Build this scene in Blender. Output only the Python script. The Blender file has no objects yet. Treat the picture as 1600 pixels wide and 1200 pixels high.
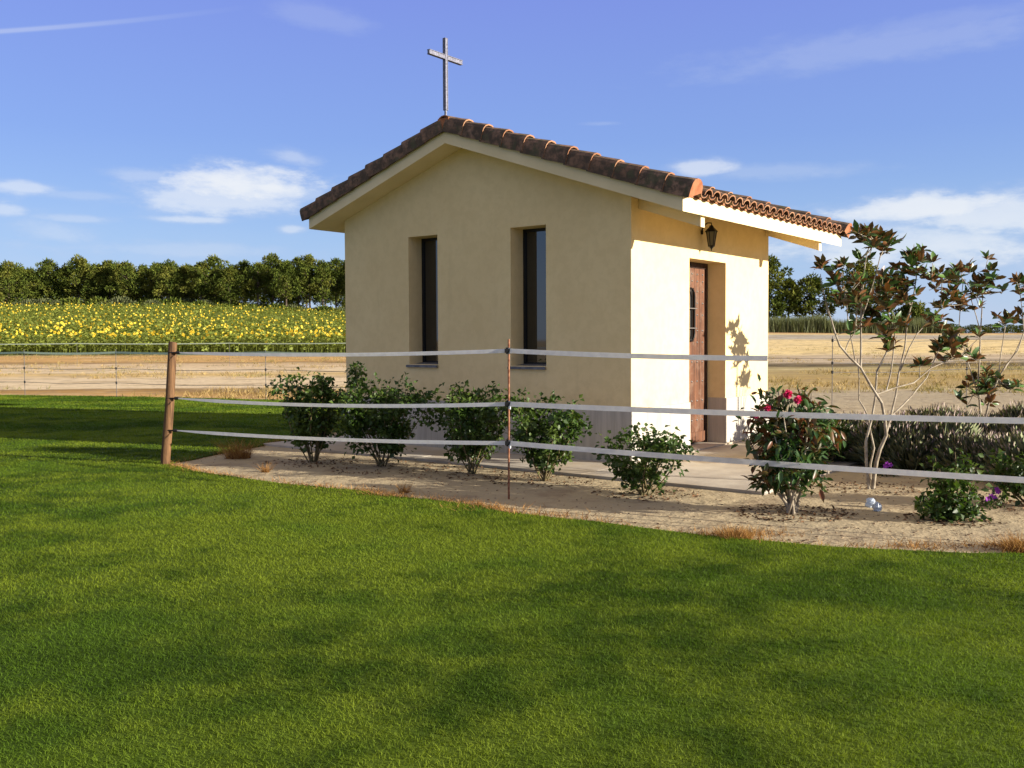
import bpy, math, random
import numpy as np
from mathutils import Vector, Matrix, noise
random.seed(7)
rng = np.random.default_rng(11)
S = bpy.context.scene
COL = S.collection
R = math.radians

# ------------------------------------------------------------------ camera
F, PITCH, ROLL, CY, CAMH = 1500.0, -0.039, 0.0047, 588.75, 1.4      # in pixels of a 1600x1200 picture
cam = bpy.data.cameras.new('camera')
camo = bpy.data.objects.new('camera', cam); COL.objects.link(camo)
camo.location = (0, 0, CAMH)
camo.rotation_mode = 'QUATERNION'
camo.rotation_quaternion = (Matrix.Rotation(R(90) + PITCH, 4, 'X') @ Matrix.Rotation(-ROLL, 4, 'Z')).to_quaternion()
cam.sensor_width = 36.0; cam.lens = 36.0 * F / 1600
cam.shift_y = -(600 - CY) / 1600
cam.clip_start = 0.05; cam.clip_end = 9000
S.camera = camo
S.render.resolution_x, S.render.resolution_y = 1024, 768

# ------------------------------------------------------------------ light
SUN = Vector((0.978, -0.366, 0.262)).normalized()
sun = bpy.data.lights.new('sun', 'SUN'); sun.energy = 5.0; sun.angle = R(0.5); sun.color = (1.0, 0.92, 0.79)
suno = bpy.data.objects.new('sun', sun); COL.objects.link(suno)
suno.rotation_euler = SUN.to_track_quat('Z', 'Y').to_euler(); suno.location = (20, -8, 12)
S.view_settings.view_transform = 'Standard'; S.view_settings.look = 'None'
S.view_settings.exposure = 1.15; S.view_settings.gamma = 1
SKY_TINT = (0.98, 0.86, 1.12)


def ray(px, py):
    x = (px - 800) / F; u = (CY - py) / F
    c, s = math.cos(-ROLL), math.sin(-ROLL)
    x, u = x * c - u * s, x * s + u * c
    c, s = math.cos(PITCH), math.sin(PITCH)
    return Vector((x, c - u * s, s + u * c))
def G(px, py, z=0.0):
    r = ray(px, py); t = (z - CAMH) / r.z
    return Vector((r.x * t, r.y * t, z))
def AT(px, py, Y):
    r = ray(px, py); t = Y / r.y
    return Vector((r.x * t, Y, CAMH + r.z * t))

# ------------------------------------------------------------------ node helper
class NT:
    def __init__(s, tree): s.t = tree; s.n = tree.nodes; s.l = tree.links
    def node(s, typ, ins=None, **kw):
        nd = s.n.new(typ)
        for k, v in kw.items(): setattr(nd, k, v)
        if ins:
            for k, v in ins.items():
                if isinstance(v, bpy.types.NodeSocket): s.l.new(v, nd.inputs[k])
                else: nd.inputs[k].default_value = v
        return nd
    def math(s, op, a, b=None, c=None, clamp=False):
        nd = s.n.new('ShaderNodeMath'); nd.operation = op; nd.use_clamp = clamp
        for i, v in enumerate((a, b, c)):
            if v is None: continue
            if isinstance(v, bpy.types.NodeSocket): s.l.new(v, nd.inputs[i])
            else: nd.inputs[i].default_value = v
        return nd.outputs[0]
    def mix(s, f, a, b, mode='MIX'):
        nd = s.n.new('ShaderNodeMix'); nd.data_type = 'RGBA'; nd.blend_type = mode
        for i, v in ((0, f), (6, a), (7, b)):
            if isinstance(v, bpy.types.NodeSocket): s.l.new(v, nd.inputs[i])
            elif i == 0: nd.inputs[0].default_value = v
            else: nd.inputs[i].default_value = (*v[:3], 1)
        return nd.outputs[2]
    def ramp(s, f, stops, interp='LINEAR'):
        nd = s.n.new('ShaderNodeValToRGB'); nd.color_ramp.interpolation = interp
        e = nd.color_ramp.elements
        while len(e) < len(stops): e.new(0.5)
        for i, (p, c) in enumerate(stops):
            e[i].position = p; e[i].color = (*c[:3], 1) if not isinstance(c, (int, float)) else (c, c, c, 1)
        if isinstance(f, bpy.types.NodeSocket): s.l.new(f, nd.inputs[0])
        return nd.outputs[0]
    def noise(s, scale, detail=4, vec=None, rough=0.55):
        nd = s.n.new('ShaderNodeTexNoise'); nd.inputs['Scale'].default_value = scale
        nd.inputs['Detail'].default_value = detail; nd.inputs['Roughness'].default_value = rough
        if vec is not None: s.l.new(vec, nd.inputs['Vector'])
        return nd.outputs['Fac']
    def maprange(s, v, a, b, c=0.0, d=1.0, smooth=True):
        nd = s.n.new('ShaderNodeMapRange'); nd.interpolation_type = 'SMOOTHSTEP' if smooth else 'LINEAR'
        s.l.new(v, nd.inputs[0])
        for i, x in enumerate((a, b, c, d)): nd.inputs[i + 1].default_value = x
        return nd.outputs[0]

# ------------------------------------------------------------------ world: Nishita sky mixed with a hand-set gradient, clouds by direction
W = bpy.data.worlds.new('World'); S.world = W; W.use_nodes = True
t = NT(W.node_tree); t.n.clear()
sky = t.node('ShaderNodeTexSky', sky_type='NISHITA', sun_disc=False, sun_elevation=math.asin(SUN.z),
             sun_rotation=math.atan2(SUN.x, SUN.y), air_density=1.0, dust_density=0.4, ozone_density=3.2, altitude=800)
tc = t.node('ShaderNodeTexCoord')
sep = t.node('ShaderNodeSeparateXYZ', {0: tc.outputs['Generated']})
az = t.math('ARCTAN2', sep.outputs[0], sep.outputs[1]); el = t.math('ARCSINE', sep.outputs[2])
def azel(px, py):
    r = ray(px, py).normalized(); return math.atan2(r.x, r.y), math.asin(r.z)
cmb = t.node('ShaderNodeCombineXYZ', {0: az, 1: t.math('MULTIPLY', el, 2.6), 2: 0.0})
n1 = t.noise(14, 7, cmb.outputs[0], 0.6); n2 = t.noise(40, 5, cmb.outputs[0], 0.6)
warp = t.math('ADD', t.math('MULTIPLY', t.math('SUBTRACT', n1, 0.47), 1.7), t.math('MULTIPLY', t.math('SUBTRACT', n2, 0.5), 0.7))
def blob(px, py, rx, ry, amp, tilt=0.0, soft=1.15):
    a0, e0 = azel(px, py)
    dx = t.math('MULTIPLY', t.math('SUBTRACT', az, a0), F / rx)
    dy = t.math('MULTIPLY', t.math('SUBTRACT', el, e0), F / ry)
    if tilt: dy = t.math('SUBTRACT', dy, t.math('MULTIPLY', dx, tilt))
    d = t.math('SQRT', t.math('ADD', t.math('MULTIPLY', dx, dx), t.math('MULTIPLY', dy, dy)))
    v = t.math('ADD', t.math('SUBTRACT', soft, d), warp)
    return t.math('MULTIPLY', t.maprange(v, 0.0, 0.95), min(1.0, amp * 1.25))
blobs = [blob(375, 288, 135, 32, 0.68), blob(345, 310, 160, 34, 0.42), blob(455, 245, 45, 14, 0.28, -0.3), blob(35, 292, 65, 13, 0.36),
         blob(130, 305, 110, 8, 0.18), blob(300, 343, 80, 8, 0.34), blob(120, 342, 60, 7, 0.22), blob(5, 328, 30, 10, 0.3),
         blob(455, 358, 28, 9, 0.3), blob(90, 365, 60, 20, 0.2, -0.4), blob(260, 390, 220, 14, 0.16), blob(470, 300, 60, 26, 0.25), blob(230, 275, 60, 12, 0.25), blob(1100, 262, 60, 17, 0.42), blob(1210, 268, 160, 14, 0.18),
         blob(1440, 325, 170, 24, 0.58), blob(1560, 338, 180, 42, 0.45), blob(1420, 380, 240, 46, 0.36),
         blob(940, 193, 40, 4, 0.14), blob(1380, 70, 330, 30, 0.16, 0.55), blob(1500, 30, 200, 16, 0.12, 0.5), blob(500, 25, 90, 22, 0.13, -0.6),
         blob(2050, 300, 260, 60, 0.5), blob(-400, 280, 260, 40, 0.5), blob(-1100, 200, 300, 60, 0.5)]
# contrail
a0, e0 = azel(0, 49); a1, e1 = azel(400, 9)
sl = (e1 - e0) / (a1 - a0)
d = t.math('ABSOLUTE', t.math('SUBTRACT', el, t.math('MULTIPLY_ADD', t.math('SUBTRACT', az, a0), sl, e0)))
line = t.math('MULTIPLY', t.maprange(d, 0.0034, 0.0008), t.maprange(az, a1 + 0.02, a0, 0.0, 0.3))
line = t.math('MULTIPLY', line, t.maprange(az, a0 - 0.5, a0 - 0.2))
m = line
for b_ in blobs: m = t.math('MAXIMUM', m, b_)
lowhaze = t.math('MULTIPLY', t.maprange(el, 0.17, -0.01, 0.0, 0.42), t.maprange(n1, 0.3, 0.7, 0.6, 1.25))
m2 = t.math('ADD', m, lowhaze, clamp=True)
nish = t.mix(1.0, sky.outputs[0], SKY_TINT, 'MULTIPLY')
grad = t.ramp(t.maprange(el, 0.0, 1.0, smooth=False), [(0.0, (0.215, 0.30, 0.405)), (0.10, (0.165, 0.262, 0.402)), (0.20, (0.125, 0.200, 0.405)), (0.37, (0.112, 0.148, 0.412)), (0.50, (0.31, 0.27, 0.24)), (1.0, (0.30, 0.26, 0.22))])  # upper sky, out of view, set pale and warm to brighten the bluish shade
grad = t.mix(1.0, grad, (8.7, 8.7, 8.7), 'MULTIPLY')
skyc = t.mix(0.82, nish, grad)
CLOUD = t.mix(t.maprange(m, 0.05, 0.5), (2.5, 2.9, 3.8), (4.1, 4.2, 4.3))
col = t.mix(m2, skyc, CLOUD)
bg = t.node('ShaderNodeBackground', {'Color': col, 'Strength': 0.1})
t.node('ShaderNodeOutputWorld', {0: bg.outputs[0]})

# ------------------------------------------------------------------ materials
def mat(name, base, rough=0.8, build=None, bump=None, trans=0.0, leafglow=True, metal=0.0, spec=0.3, **extra):
    m_ = bpy.data.materials.new(name); m_.use_nodes = True
    t = NT(m_.node_tree); t.n.clear()
    geo = t.node('ShaderNodeNewGeometry'); tco = t.node('ShaderNodeTexCoord')
    t.pos = geo.outputs['Position']; t.isl = geo.outputs['Random Per Island']; t.obj = tco.outputs['Object']; t.back = geo.outputs['Backfacing']
    c = build(t) if build else None
    p = t.node('ShaderNodeBsdfPrincipled', {'Roughness': rough, 'Metallic': metal, 'Specular IOR Level': spec})
    if c is None: p.inputs['Base Color'].default_value = (*base, 1)
    else: t.l.new(c, p.inputs['Base Color'])
    for k, v in extra.items():
        if k in p.inputs: p.inputs[k].default_value = v
    if bump:
        bs = None
        for (sc, st, dist) in bump:
            bn = t.node('ShaderNodeBump', {'Strength': st, 'Distance': dist, 'Height': t.noise(sc, 5, t.pos)})
            if bs: t.l.new(bs, bn.inputs['Normal'])
            bs = bn.outputs[0]
        t.l.new(bs, p.inputs['Normal'])
    out = p.outputs[0]
    if trans:
        tr = t.node('ShaderNodeBsdfTranslucent')
        if c is None: tr.inputs[0].default_value = (*base, 1)
        else:
            t.l.new(t.mix(1.0, c, (1.25, 1.3, 0.7) if leafglow else (1, 1, 1), 'MULTIPLY'), tr.inputs[0])
        mx = t.node('ShaderNodeMixShader', {0: trans, 1: out, 2: tr.outputs[0]}); out = mx.outputs[0]
    t.node('ShaderNodeOutputMaterial', {0: out})
    return m_
def vary(c1, c2, scale=3.0, detail=4, lo=0.35, hi=0.65):
    return lambda t: t.mix(t.maprange(t.noise(scale, detail, t.pos), lo, hi), c1, c2)
def leafy(c1, c2, c3=None, scale=3.0):
    def f(t):
        c = t.mix(t.isl, c1, c2)
        if c3: c = t.mix(t.maprange(t.noise(scale, 3, t.pos), 0.45, 0.7), c, c3)
        return c
    return f
M = {}
def stucco(t):
    c = t.mix(t.maprange(t.noise(1.1, 5, t.pos), 0.3, 0.7), (0.77, 0.60, 0.31), (0.82, 0.65, 0.345))
    mp = t.node('ShaderNodeMapping', {'Vector': t.pos, 'Scale': (5.0, 5.0, 0.5)})
    st = t.maprange(t.noise(1.6, 4, mp.outputs[0]), 0.58, 0.8, 0.0, 0.16)
    c = t.mix(st, c, (0.50, 0.39, 0.2))
    c = t.mix(t.maprange(t.noise(9, 5, t.pos, .65), .4, .62, 0, .22), c, (0.62, 0.47, 0.22))
    sp = t.node('ShaderNodeSeparateXYZ', {0: t.pos})
    c = t.mix(t.math('MULTIPLY', t.maprange(sp.outputs[2], 1.05, 0.6), t.maprange(t.noise(4, 6, t.pos, .7), .45, .65, 0, .3)), c, (0.45, 0.34, 0.19))
    return t.mix(t.math('MULTIPLY', t.noise(160, 2, t.pos), 0.12), c, (0.46, 0.36, 0.18))
M['stucco'] = mat('cream_stucco', (0.74, 0.62, 0.4), 0.92, stucco, [(140, 0.35, 0.004), (14, 0.15, 0.01)], spec=0.15)
M['beam'] = mat('cream_beam_paint', (0, 0, 0), 0.85, vary((0.80, 0.66, 0.40), (0.73, 0.60, 0.35), 2.2), [(90, 0.25, 0.003)], spec=0.2)
def plinth(t):
    mp = t.node('ShaderNodeMapping', {'Vector': t.pos, 'Scale': (9.0, 9.0, 0.6)})
    c = t.mix(t.maprange(t.noise(1.6, 6, mp.outputs[0], 0.65), 0.32, 0.68), (0.36, 0.335, 0.285), (0.48, 0.445, 0.38))
    br = t.noise(3, 5, t.pos)
    return t.mix(t.maprange(br, 0.55, 0.75, 0, 0.45), c, (0.36, 0.31, 0.24))
M['plinth'] = mat('grey_stone_plinth', (0, 0, 0), 0.75, plinth, [(40, 0.3, 0.004)])
def terracotta(t):
    c = t.mix(t.isl, (0.20, 0.115, 0.075), (0.31, 0.19, 0.13))
    c = t.mix(t.maprange(t.noise(9, 6, t.pos, 0.7), 0.42, 0.66), (0.085, 0.062, 0.046), c)
    return t.mix(t.maprange(t.noise(5.5, 5, t.pos, 0.6), 0.53, 0.64, 0, 0.75), c, (0.085, 0.085, 0.05))
M['tile'] = mat('weathered_roof_tile', (0, 0, 0), 0.9, terracotta, [(60, 0.4, 0.006)], spec=0.15)
M['tile_edge'] = mat('bare_tile_clay', (0, 0, 0), 0.9, lambda t: t.mix(t.isl, (0.27, 0.115, 0.06), (0.40, 0.22, 0.125)), spec=0.15)
M['mortar'] = mat('mortar', (0, 0, 0), 0.95, vary((0.26, 0.085, 0.035), (0.36, 0.15, 0.07), 9), [(50, 0.5, 0.006)])
def wood_door(t):
    mp = t.node('ShaderNodeMapping', {'Vector': t.obj, 'Scale': (14.0, 14.0, 1.3)})
    c = t.mix(t.maprange(t.noise(1.5, 6, mp.outputs[0], 0.65), 0.3, 0.7), (0.055, 0.021, 0.010), (0.17, 0.068, 0.030))
    return t.mix(t.maprange(t.noise(3.5, 6, t.obj, 0.7), 0.48, 0.66, 0, 0.7), c, (0.19, 0.12, 0.08))
M['door'] = mat('old_door_wood', (0, 0, 0), 0.65, wood_door, [(30, 0.3, 0.004)])
M['dark_wood'] = mat('dark_frame_wood', (0, 0, 0), 0.6, vary((0.03, 0.015, 0.01), (0.07, 0.035, 0.02), 20))
M['iron'] = mat('black_iron', (0.012, 0.011, 0.010), 0.45, metal=0.6, bump=[(60, 0.2, 0.002)])
M['stud'] = mat('iron_stud', (0.45, 0.42, 0.38), 0.35, metal=0.9)
M['galv'] = mat('grey_galvanised_steel', (0, 0, 0), 0.55, vary((0.10, 0.10, 0.125), (0.19, 0.19, 0.235), 45, 3), metal=0.25)
M['glass'] = mat('dark_window_glass', (0.006, 0.007, 0.008), 0.03, spec=0.5, IOR=1.9)
M['lampglass'] = mat('lantern_glass', (0.16, 0.14, 0.10), 0.12, trans=0.2)
M['frame'] = mat('dark_window_frame', (0.012, 0.013, 0.015), 0.4)
M['slate'] = mat('slate_sill', (0, 0, 0), 0.6, vary((0.10, 0.105, 0.12), (0.17, 0.175, 0.19), 12))
M['interior'] = mat('dark_interior', (0.05, 0.045, 0.04), 0.9)
def concrete(t):
    c = t.mix(t.maprange(t.noise(2.2, 7, t.pos, 0.65), 0.3, 0.7), (0.36, 0.31, 0.25), (0.50, 0.45, 0.37))
    return t.mix(t.maprange(t.noise(0.8, 6, t.pos, 0.7), 0.45, 0.62, 0, 0.7), c, (0.44, 0.35, 0.23))
M['concrete'] = mat('pale_concrete', (0, 0, 0), 0.9, concrete, [(40, 0.4, 0.004), (4, 0.3, 0.01)])
def postw(t):
    mp = t.node('ShaderNodeMapping', {'Vector': t.obj, 'Scale': (30.0, 30.0, 1.6)})
    return t.mix(t.maprange(t.noise(1.3, 6, mp.outputs[0], 0.65), 0.3, 0.7), (0.045, 0.022, 0.010), (0.20, 0.105, 0.045))
M['post'] = mat('weathered_post_wood', (0, 0, 0), 0.85, postw, [(50, 0.5, 0.006)])
M['rust'] = mat('rusty_steel', (0, 0, 0), 0.85, vary((0.17, 0.06, 0.03), (0.32, 0.15, 0.08), 30))
M['tape'] = mat('white_fence_tape', (0, 0, 0), 0.6, vary((0.90, 0.89, 0.87), (0.84, 0.83, 0.82), 18), trans=0.5, leafglow=False)
M['tape_far'] = mat('pale_green_fence_tape', (0.62, 0.72, 0.55), 0.6, trans=0.3)
M['black'] = mat('black_plastic', (0.01, 0.01, 0.011), 0.4)
M['white'] = mat('white_plastic', (0.75, 0.76, 0.78), 0.4)
M['wire'] = mat('thin_fence_wire', (0.12, 0.115, 0.11), 0.6, metal=0.3)
M['rose_leaf'] = mat('rose_leaf', (0, 0, 0), 0.5, leafy((0.016, 0.042, 0.006), (0.06, 0.112, 0.015), (0.095, 0.14, 0.022), 4), trans=0.25, spec=0.4)
M['rose_stem'] = mat('rose_stem', (0, 0, 0), 0.8, vary((0.10, 0.085, 0.035), (0.19, 0.14, 0.07), 20))
def magn(t):
    up = t.mix(t.isl, (0.03, 0.075, 0.014), (0.09, 0.17, 0.03))
    dn = t.mix(t.isl, (0.045, 0.045, 0.016), (0.22, 0.085, 0.03))
    return t.mix(t.back, up, dn)
M['magnolia_leaf'] = mat('magnolia_leaf', (0, 0, 0), 0.35, magn, trans=0.12, spec=0.5)
M['bark'] = mat('pale_grey_bark', (0, 0, 0), 0.85, vary((0.23, 0.185, 0.13), (0.42, 0.36, 0.27), 14), [(60, 0.4, 0.004)])
M['olean_leaf'] = mat('reddish_shrub_leaf', (0, 0, 0), 0.4, leafy((0.02, 0.055, 0.013), (0.05, 0.11, 0.025), (0.17, 0.045, 0.015), 5.5), trans=0.2, spec=0.45)
M['pinkflower'] = mat('pink_petal', (0, 0, 0), 0.6, leafy((0.60, 0.02, 0.12), (0.75, 0.07, 0.24)), trans=0.25)
M['purpleflower'] = mat('purple_petal', (0, 0, 0), 0.6, leafy((0.28, 0.03, 0.42), (0.42, 0.08, 0.55)), trans=0.25)
M['lav_leaf'] = mat('lavender_leaf', (0, 0, 0), 0.8, leafy((0.11, 0.135, 0.06), (0.32, 0.34, 0.19)), trans=0.15)
M['lav_flower'] = mat('lavender_spike', (0, 0, 0), 0.85, leafy((0.30, 0.22, 0.24), (0.40, 0.33, 0.26)), trans=0.15)
M['pine_leaf'] = mat('pine_needles', (0, 0, 0), 0.8, leafy((0.030, 0.050, 0.009), (0.12, 0.150, 0.022), (0.17, 0.17, 0.03), 0.35), trans=0.12, spec=0.1)
M['pine_bark'] = mat('pine_bark', (0, 0, 0), 0.95, vary((0.07, 0.05, 0.035), (0.16, 0.12, 0.085), 2.0))
def turf(dark, mid, lite):
    def f(t):
        mp = t.node('ShaderNodeMapping', {'Vector': t.pos, 'Scale': (0.55, 1.0, 1.0), 'Rotation': (0, 0, 0.35)})
        a = t.noise(0.42, 7, mp.outputs[0], 0.6); b = t.noise(2.3, 6, t.pos, 0.65); h = t.noise(0.8, 4, t.pos)
        base = t.mix(t.maprange(t.math('MULTIPLY_ADD', b, 0.45, t.math('MULTIPLY', a, 0.75)), 0.50, 0.67), dark, lite)
        base = t.mix(t.maprange(h, 0.45, 0.68, 0, 0.7), base, mid)
        base = t.mix(t.maprange(t.noise(1.1, 6, mp.outputs[0], 0.7), 0.62, 0.74, 0, 0.5), base, (mid[0] * 1.5, mid[1] * 1.0, mid[2] * 2))
        k = t.math('MULTIPLY_ADD', t.isl, 0.4, 0.78)
        kc = t.node('ShaderNodeCombineXYZ', {0: k, 1: k, 2: k})
        return t.mix(1.0, base, kc.outputs[0], 'MULTIPLY')
    return f
M['grass'] = mat('grass_blade', (0, 0, 0), 0.7, turf((0.046, 0.088, 0.004), (0.088, 0.158, 0.011), (0.170, 0.222, 0.016)), trans=0.4, spec=0.15)
M['lawn'] = mat('lawn_thatch', (0, 0, 0), 0.95, turf((0.028, 0.054, 0.003), (0.055, 0.10, 0.008), (0.09, 0.13, 0.011)), [(60, 0.7, 0.01)], spec=0.1)
M['dry'] = mat('dry_grass_straw', (0, 0, 0), 0.9, leafy((0.14, 0.055, 0.015), (0.52, 0.29, 0.09)), trans=0.2)
M['stubble'] = mat('field_stubble', (0, 0, 0), 0.9, leafy((0.20, 0.13, 0.04), (0.50, 0.36, 0.15), (0.17, 0.17, 0.05), 0.3), trans=0.2)
M['reed'] = mat('reed_blade', (0, 0, 0), 0.85, leafy((0.075, 0.095, 0.04), (0.17, 0.18, 0.075)), trans=0.2)
M['sun_leaf'] = mat('sunflower_leaf', (0, 0, 0), 0.7, leafy((0.12, 0.155, 0.022), (0.28, 0.31, 0.055)), trans=0.25)
M['sun_petal'] = mat('sunflower_petal', (0, 0, 0), 0.6, leafy((0.66, 0.44, 0.02), (0.80, 0.60, 0.05)), trans=0.2)
M['sun_disc'] = mat('sunflower_disc', (0.20, 0.11, 0.02), 0.8)
M['pebble'] = mat('soil_clod', (0, 0, 0), 0.95, leafy((0.10, 0.06, 0.035), (0.34, 0.25, 0.15)))
M['litter'] = mat('crumpled_plastic', (0.55, 0.62, 0.72), 0.25, trans=0.35, spec=0.5)

def ground_mat(t):
    sp = t.node('ShaderNodeSeparateXYZ', {0: t.pos}); X, Y = sp.outputs[0], sp.outputs[1]
    mp = t.node('ShaderNodeMapping', {'Vector': t.pos, 'Scale': (0.10, 0.22, 0.2)})
    w = t.math('SUBTRACT', t.noise(1.2, 5, mp.outputs[0], 0.6), 0.5)
    yy = t.math('MULTIPLY', t.math('MULTIPLY_ADD', w, 8.5, Y), 1 / 160.0)
    s = lambda y: y / 160.0
    sand, sand2, gold, brown, orange, grey = (0.42, 0.34, 0.215), (0.66, 0.52, 0.33), (0.58, 0.40, 0.15), (0.24, 0.14, 0.045), (0.56, 0.33, 0.11), (0.40, 0.36, 0.29)
    left = t.ramp(yy, [(0, sand), (s(22), sand), (s(24), orange), (s(27), brown), (s(28.5), sand2), (s(36), sand2), (s(40), gold), (s(44), sand2), (s(54), (0.60, 0.44, 0.26)), (s(57), brown), (s(60), orange), (s(74), orange), (s(80), (0.12, 0.13, 0.04)), (1, (0.10, 0.13, 0.04))])
    right = t.ramp(yy, [(0, sand), (s(19), sand), (s(24), (0.40, 0.33, 0.22)), (s(27), (0.42, 0.31, 0.13)), (s(34), (0.40, 0.28, 0.10)), (s(44), (0.42, 0.34, 0.15)), (s(47.5), (0.08, 0.06, 0.025)), (s(50), (0.08, 0.06, 0.025)), (s(52), (0.50, 0.40, 0.27)), (s(64), (0.52, 0.41, 0.27)), (s(70), (0.78, 0.60, 0.28)), (s(92), (0.72, 0.55, 0.27)), (s(96), grey), (s(104), grey), (s(107), (0.68, 0.52, 0.24)), (s(113), (0.48, 0.28, 0.12)), (s(140), (0.4, 0.23, 0.1)), (1, (0.16, 0.14, 0.06))])
    c = t.mix(t.maprange(X, -1.0, 6.0), left, right)
    mp2 = t.node('ShaderNodeMapping', {'Vector': t.pos, 'Scale': (0.42, 1.0, 1.0)})
    st = t.noise(0.5, 8, mp2.outputs[0], 0.7)
    far = t.maprange(Y, 18, 30)
    c = t.mix(t.math('MULTIPLY', t.maprange(st, 0.50, 0.62, 0, 0.55), far), c, (0.29, 0.20, 0.09))
    c = t.mix(t.math('MULTIPLY', t.maprange(st, 0.47, 0.36, 0, 0.6), far), c, (0.62, 0.50, 0.30))
    # near bed: brown patches and dark crumbs in the sand
    nn = t.noise(1.6, 8, t.pos, 0.65)
    c = t.mix(t.maprange(nn, 0.50, 0.66, 0, 0.6), c, (0.235, 0.17, 0.11))
    c = t.mix(t.maprange(t.noise(5.5, 7, t.pos, 0.7), 0.40, 0.30, 0, 0.5), c, (0.52, 0.44, 0.31))
    c = t.mix(t.maprange(t.noise(38, 3, t.pos), 0.6, 0.72, 0, 0.45), c, (0.22, 0.16, 0.10))
    return c
M['mulch'] = mat('dead_leaf', (0, 0, 0), 0.9, leafy((0.06, 0.03, 0.015), (0.24, 0.13, 0.06)))
M['ground'] = mat('dry_sandy_ground', (0, 0, 0), 0.95, ground_mat, [(45, 0.6, 0.01), (6, 0.6, 0.05)], spec=0.1)

# ------------------------------------------------------------------ mesh helpers
def mesh_np(name, V, Fc, mats, mi=None, smooth=False):
    """V (n,3); Fc (m,k) same-size polygons or list of such arrays."""
    me = bpy.data.meshes.new(name)
    if not isinstance(Fc, list): Fc = [Fc]
    V = np.asarray(V, np.float32)
    me.vertices.add(len(V)); me.vertices.foreach_set('co', V.ravel())
    loops = np.concatenate([f.ravel() for f in Fc]).astype(np.int32)
    sizes = np.concatenate([np.full(len(f), f.shape[1]) for f in Fc])
    starts = np.concatenate([[0], np.cumsum(sizes)[:-1]]).astype(np.int32)
    me.loops.add(len(loops)); me.loops.foreach_set('vertex_index', loops)
    me.polygons.add(len(sizes)); me.polygons.foreach_set('loop_start', starts)
    if mi is not None: me.polygons.foreach_set('material_index', np.asarray(mi, np.int32))
    if smooth: me.polygons.foreach_set('use_smooth', np.ones(len(sizes), bool))
    for m_ in mats: me.materials.append(m_)
    me.update(calc_edges=True); me.validate()
    return me
class MB:
    def __init__(s): s.v = []; s.f = []; s.m = []; s.sm = []
    def add(s, vs, fs, mi=0, smooth=False):
        o = len(s.v); s.v += [tuple(v) for v in vs]
        for f in fs: s.f.append([i + o for i in f]); s.m.append(mi); s.sm.append(smooth)
    def box(s, x0, x1, y0, y1, z0, z1, mi=0):
        s.add([(x0,y0,z0),(x1,y0,z0),(x1,y1,z0),(x0,y1,z0),(x0,y0,z1),(x1,y0,z1),(x1,y1,z1),(x0,y1,z1)],
              [(0,3,2,1),(4,5,6,7),(0,1,5,4),(1,2,6,5),(2,3,7,6),(3,0,4,7)], mi)
    def tube(s, pts, rad, sides=6, mi=0, cap=True):
        pts = [Vector(p) for p in pts]; n = len(pts)
        if not hasattr(rad, '__len__'): rad = [rad] * n
        vs = []; prev = None
        for i, p in enumerate(pts):
            d_ = (pts[min(i + 1, n - 1)] - pts[max(i - 1, 0)])
            if d_.length < 1e-9: d_ = Vector((0, 0, 1))
            d_.normalize()
            if prev is None:
                u = d_.cross(Vector((0.31, 0.95, 0.05)));
                if u.length < 1e-3: u = d_.cross(Vector((1, 0, 0)))
            else: u = prev - d_ * prev.dot(d_)
            u.normalize(); prev = u; w = d_.cross(u)
            for k in range(sides):
                a = 2 * math.pi * k / sides
                vs.append(p + (u * math.cos(a) + w * math.sin(a)) * rad[i])
        fs = []
        for i in range(n - 1):
            for k in range(sides):
                k2 = (k + 1) % sides
                fs.append((i * sides + k, i * sides + k2, (i + 1) * sides + k2, (i + 1) * sides + k))
        s.add(vs, fs, mi, True)
        if cap:
            s.add(vs[:sides], [tuple(range(sides))[::-1]], mi); s.add(vs[-sides:], [tuple(range(sides))], mi)
    def sweep(s, sec0, sec1, P0, P1, ex, ez, thick=None, mi=0, capmi=0, fill=False, smooth=True):
        """shell between two section polylines (x,z in axes ex,ez) with inner offset by 'thick' sections"""
        n = len(sec0)
        def pt(P, q): return P + ex * q[0] + ez * q[1]
        def inner(sec):
            c = Vector((sum(q[0] for q in sec) / n, min(q[1] for q in sec)))
            return [((Vector(q) - c) * (1 - thick / max((Vector(q) - c).length, 1e-4))) + c for q in sec]
        o0 = [pt(P0, q) for q in sec0]; o1 = [pt(P1, q) for q in sec1]
        i0 = [pt(P0, q) for q in inner(sec0)]; i1 = [pt(P1, q) for q in inner(sec1)]
        vs = o0 + o1 + i0 + i1; fo = []; fc = []
        for k in range(n - 1):
            fo.append((k, k + 1, n + k + 1, n + k)); fo.append((2 * n + k + 1, 2 * n + k, 3 * n + k, 3 * n + k + 1))
            if not fill: fc.append((n + k, n + k + 1, 3 * n + k + 1, 3 * n + k)); 
            fc.append((k + 1, k, 2 * n + k, 2 * n + k + 1))
        fo.append((0, n, 3 * n, 2 * n)); fo.append((n - 1, 2 * n - 1, 4 * n - 1, 3 * n - 1)[::-1])
        s.add(vs, fo, mi, False); s.add(vs, fc, capmi, False)
        if fill: s.add(o1, [tuple(range(n))], 2)
    def build(s, name, mats, parent=None, bevel=0, recalc=False):
        if not isinstance(mats, (list, tuple)): mats = [mats]
        me = bpy.data.meshes.new(name); me.from_pydata(s.v, [], s.f)
        for m_ in mats: me.materials.append(m_)
        me.polygons.foreach_set('material_index', s.m); me.polygons.foreach_set('use_smooth', s.sm)
        me.update(); me.validate()
        if recalc:
            import bmesh
            b = bmesh.new(); b.from_mesh(me); bmesh.ops.remove_doubles(b, verts=b.verts, dist=1e-5)
            bmesh.ops.recalc_face_normals(b, faces=b.faces); b.to_mesh(me); b.free()
        o = link(name, me, parent)
        if bevel:
            md = o.modifiers.new('bevel', 'BEVEL'); md.width = bevel; md.segments = 2; md.limit_method = 'ANGLE'
        return o
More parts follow.
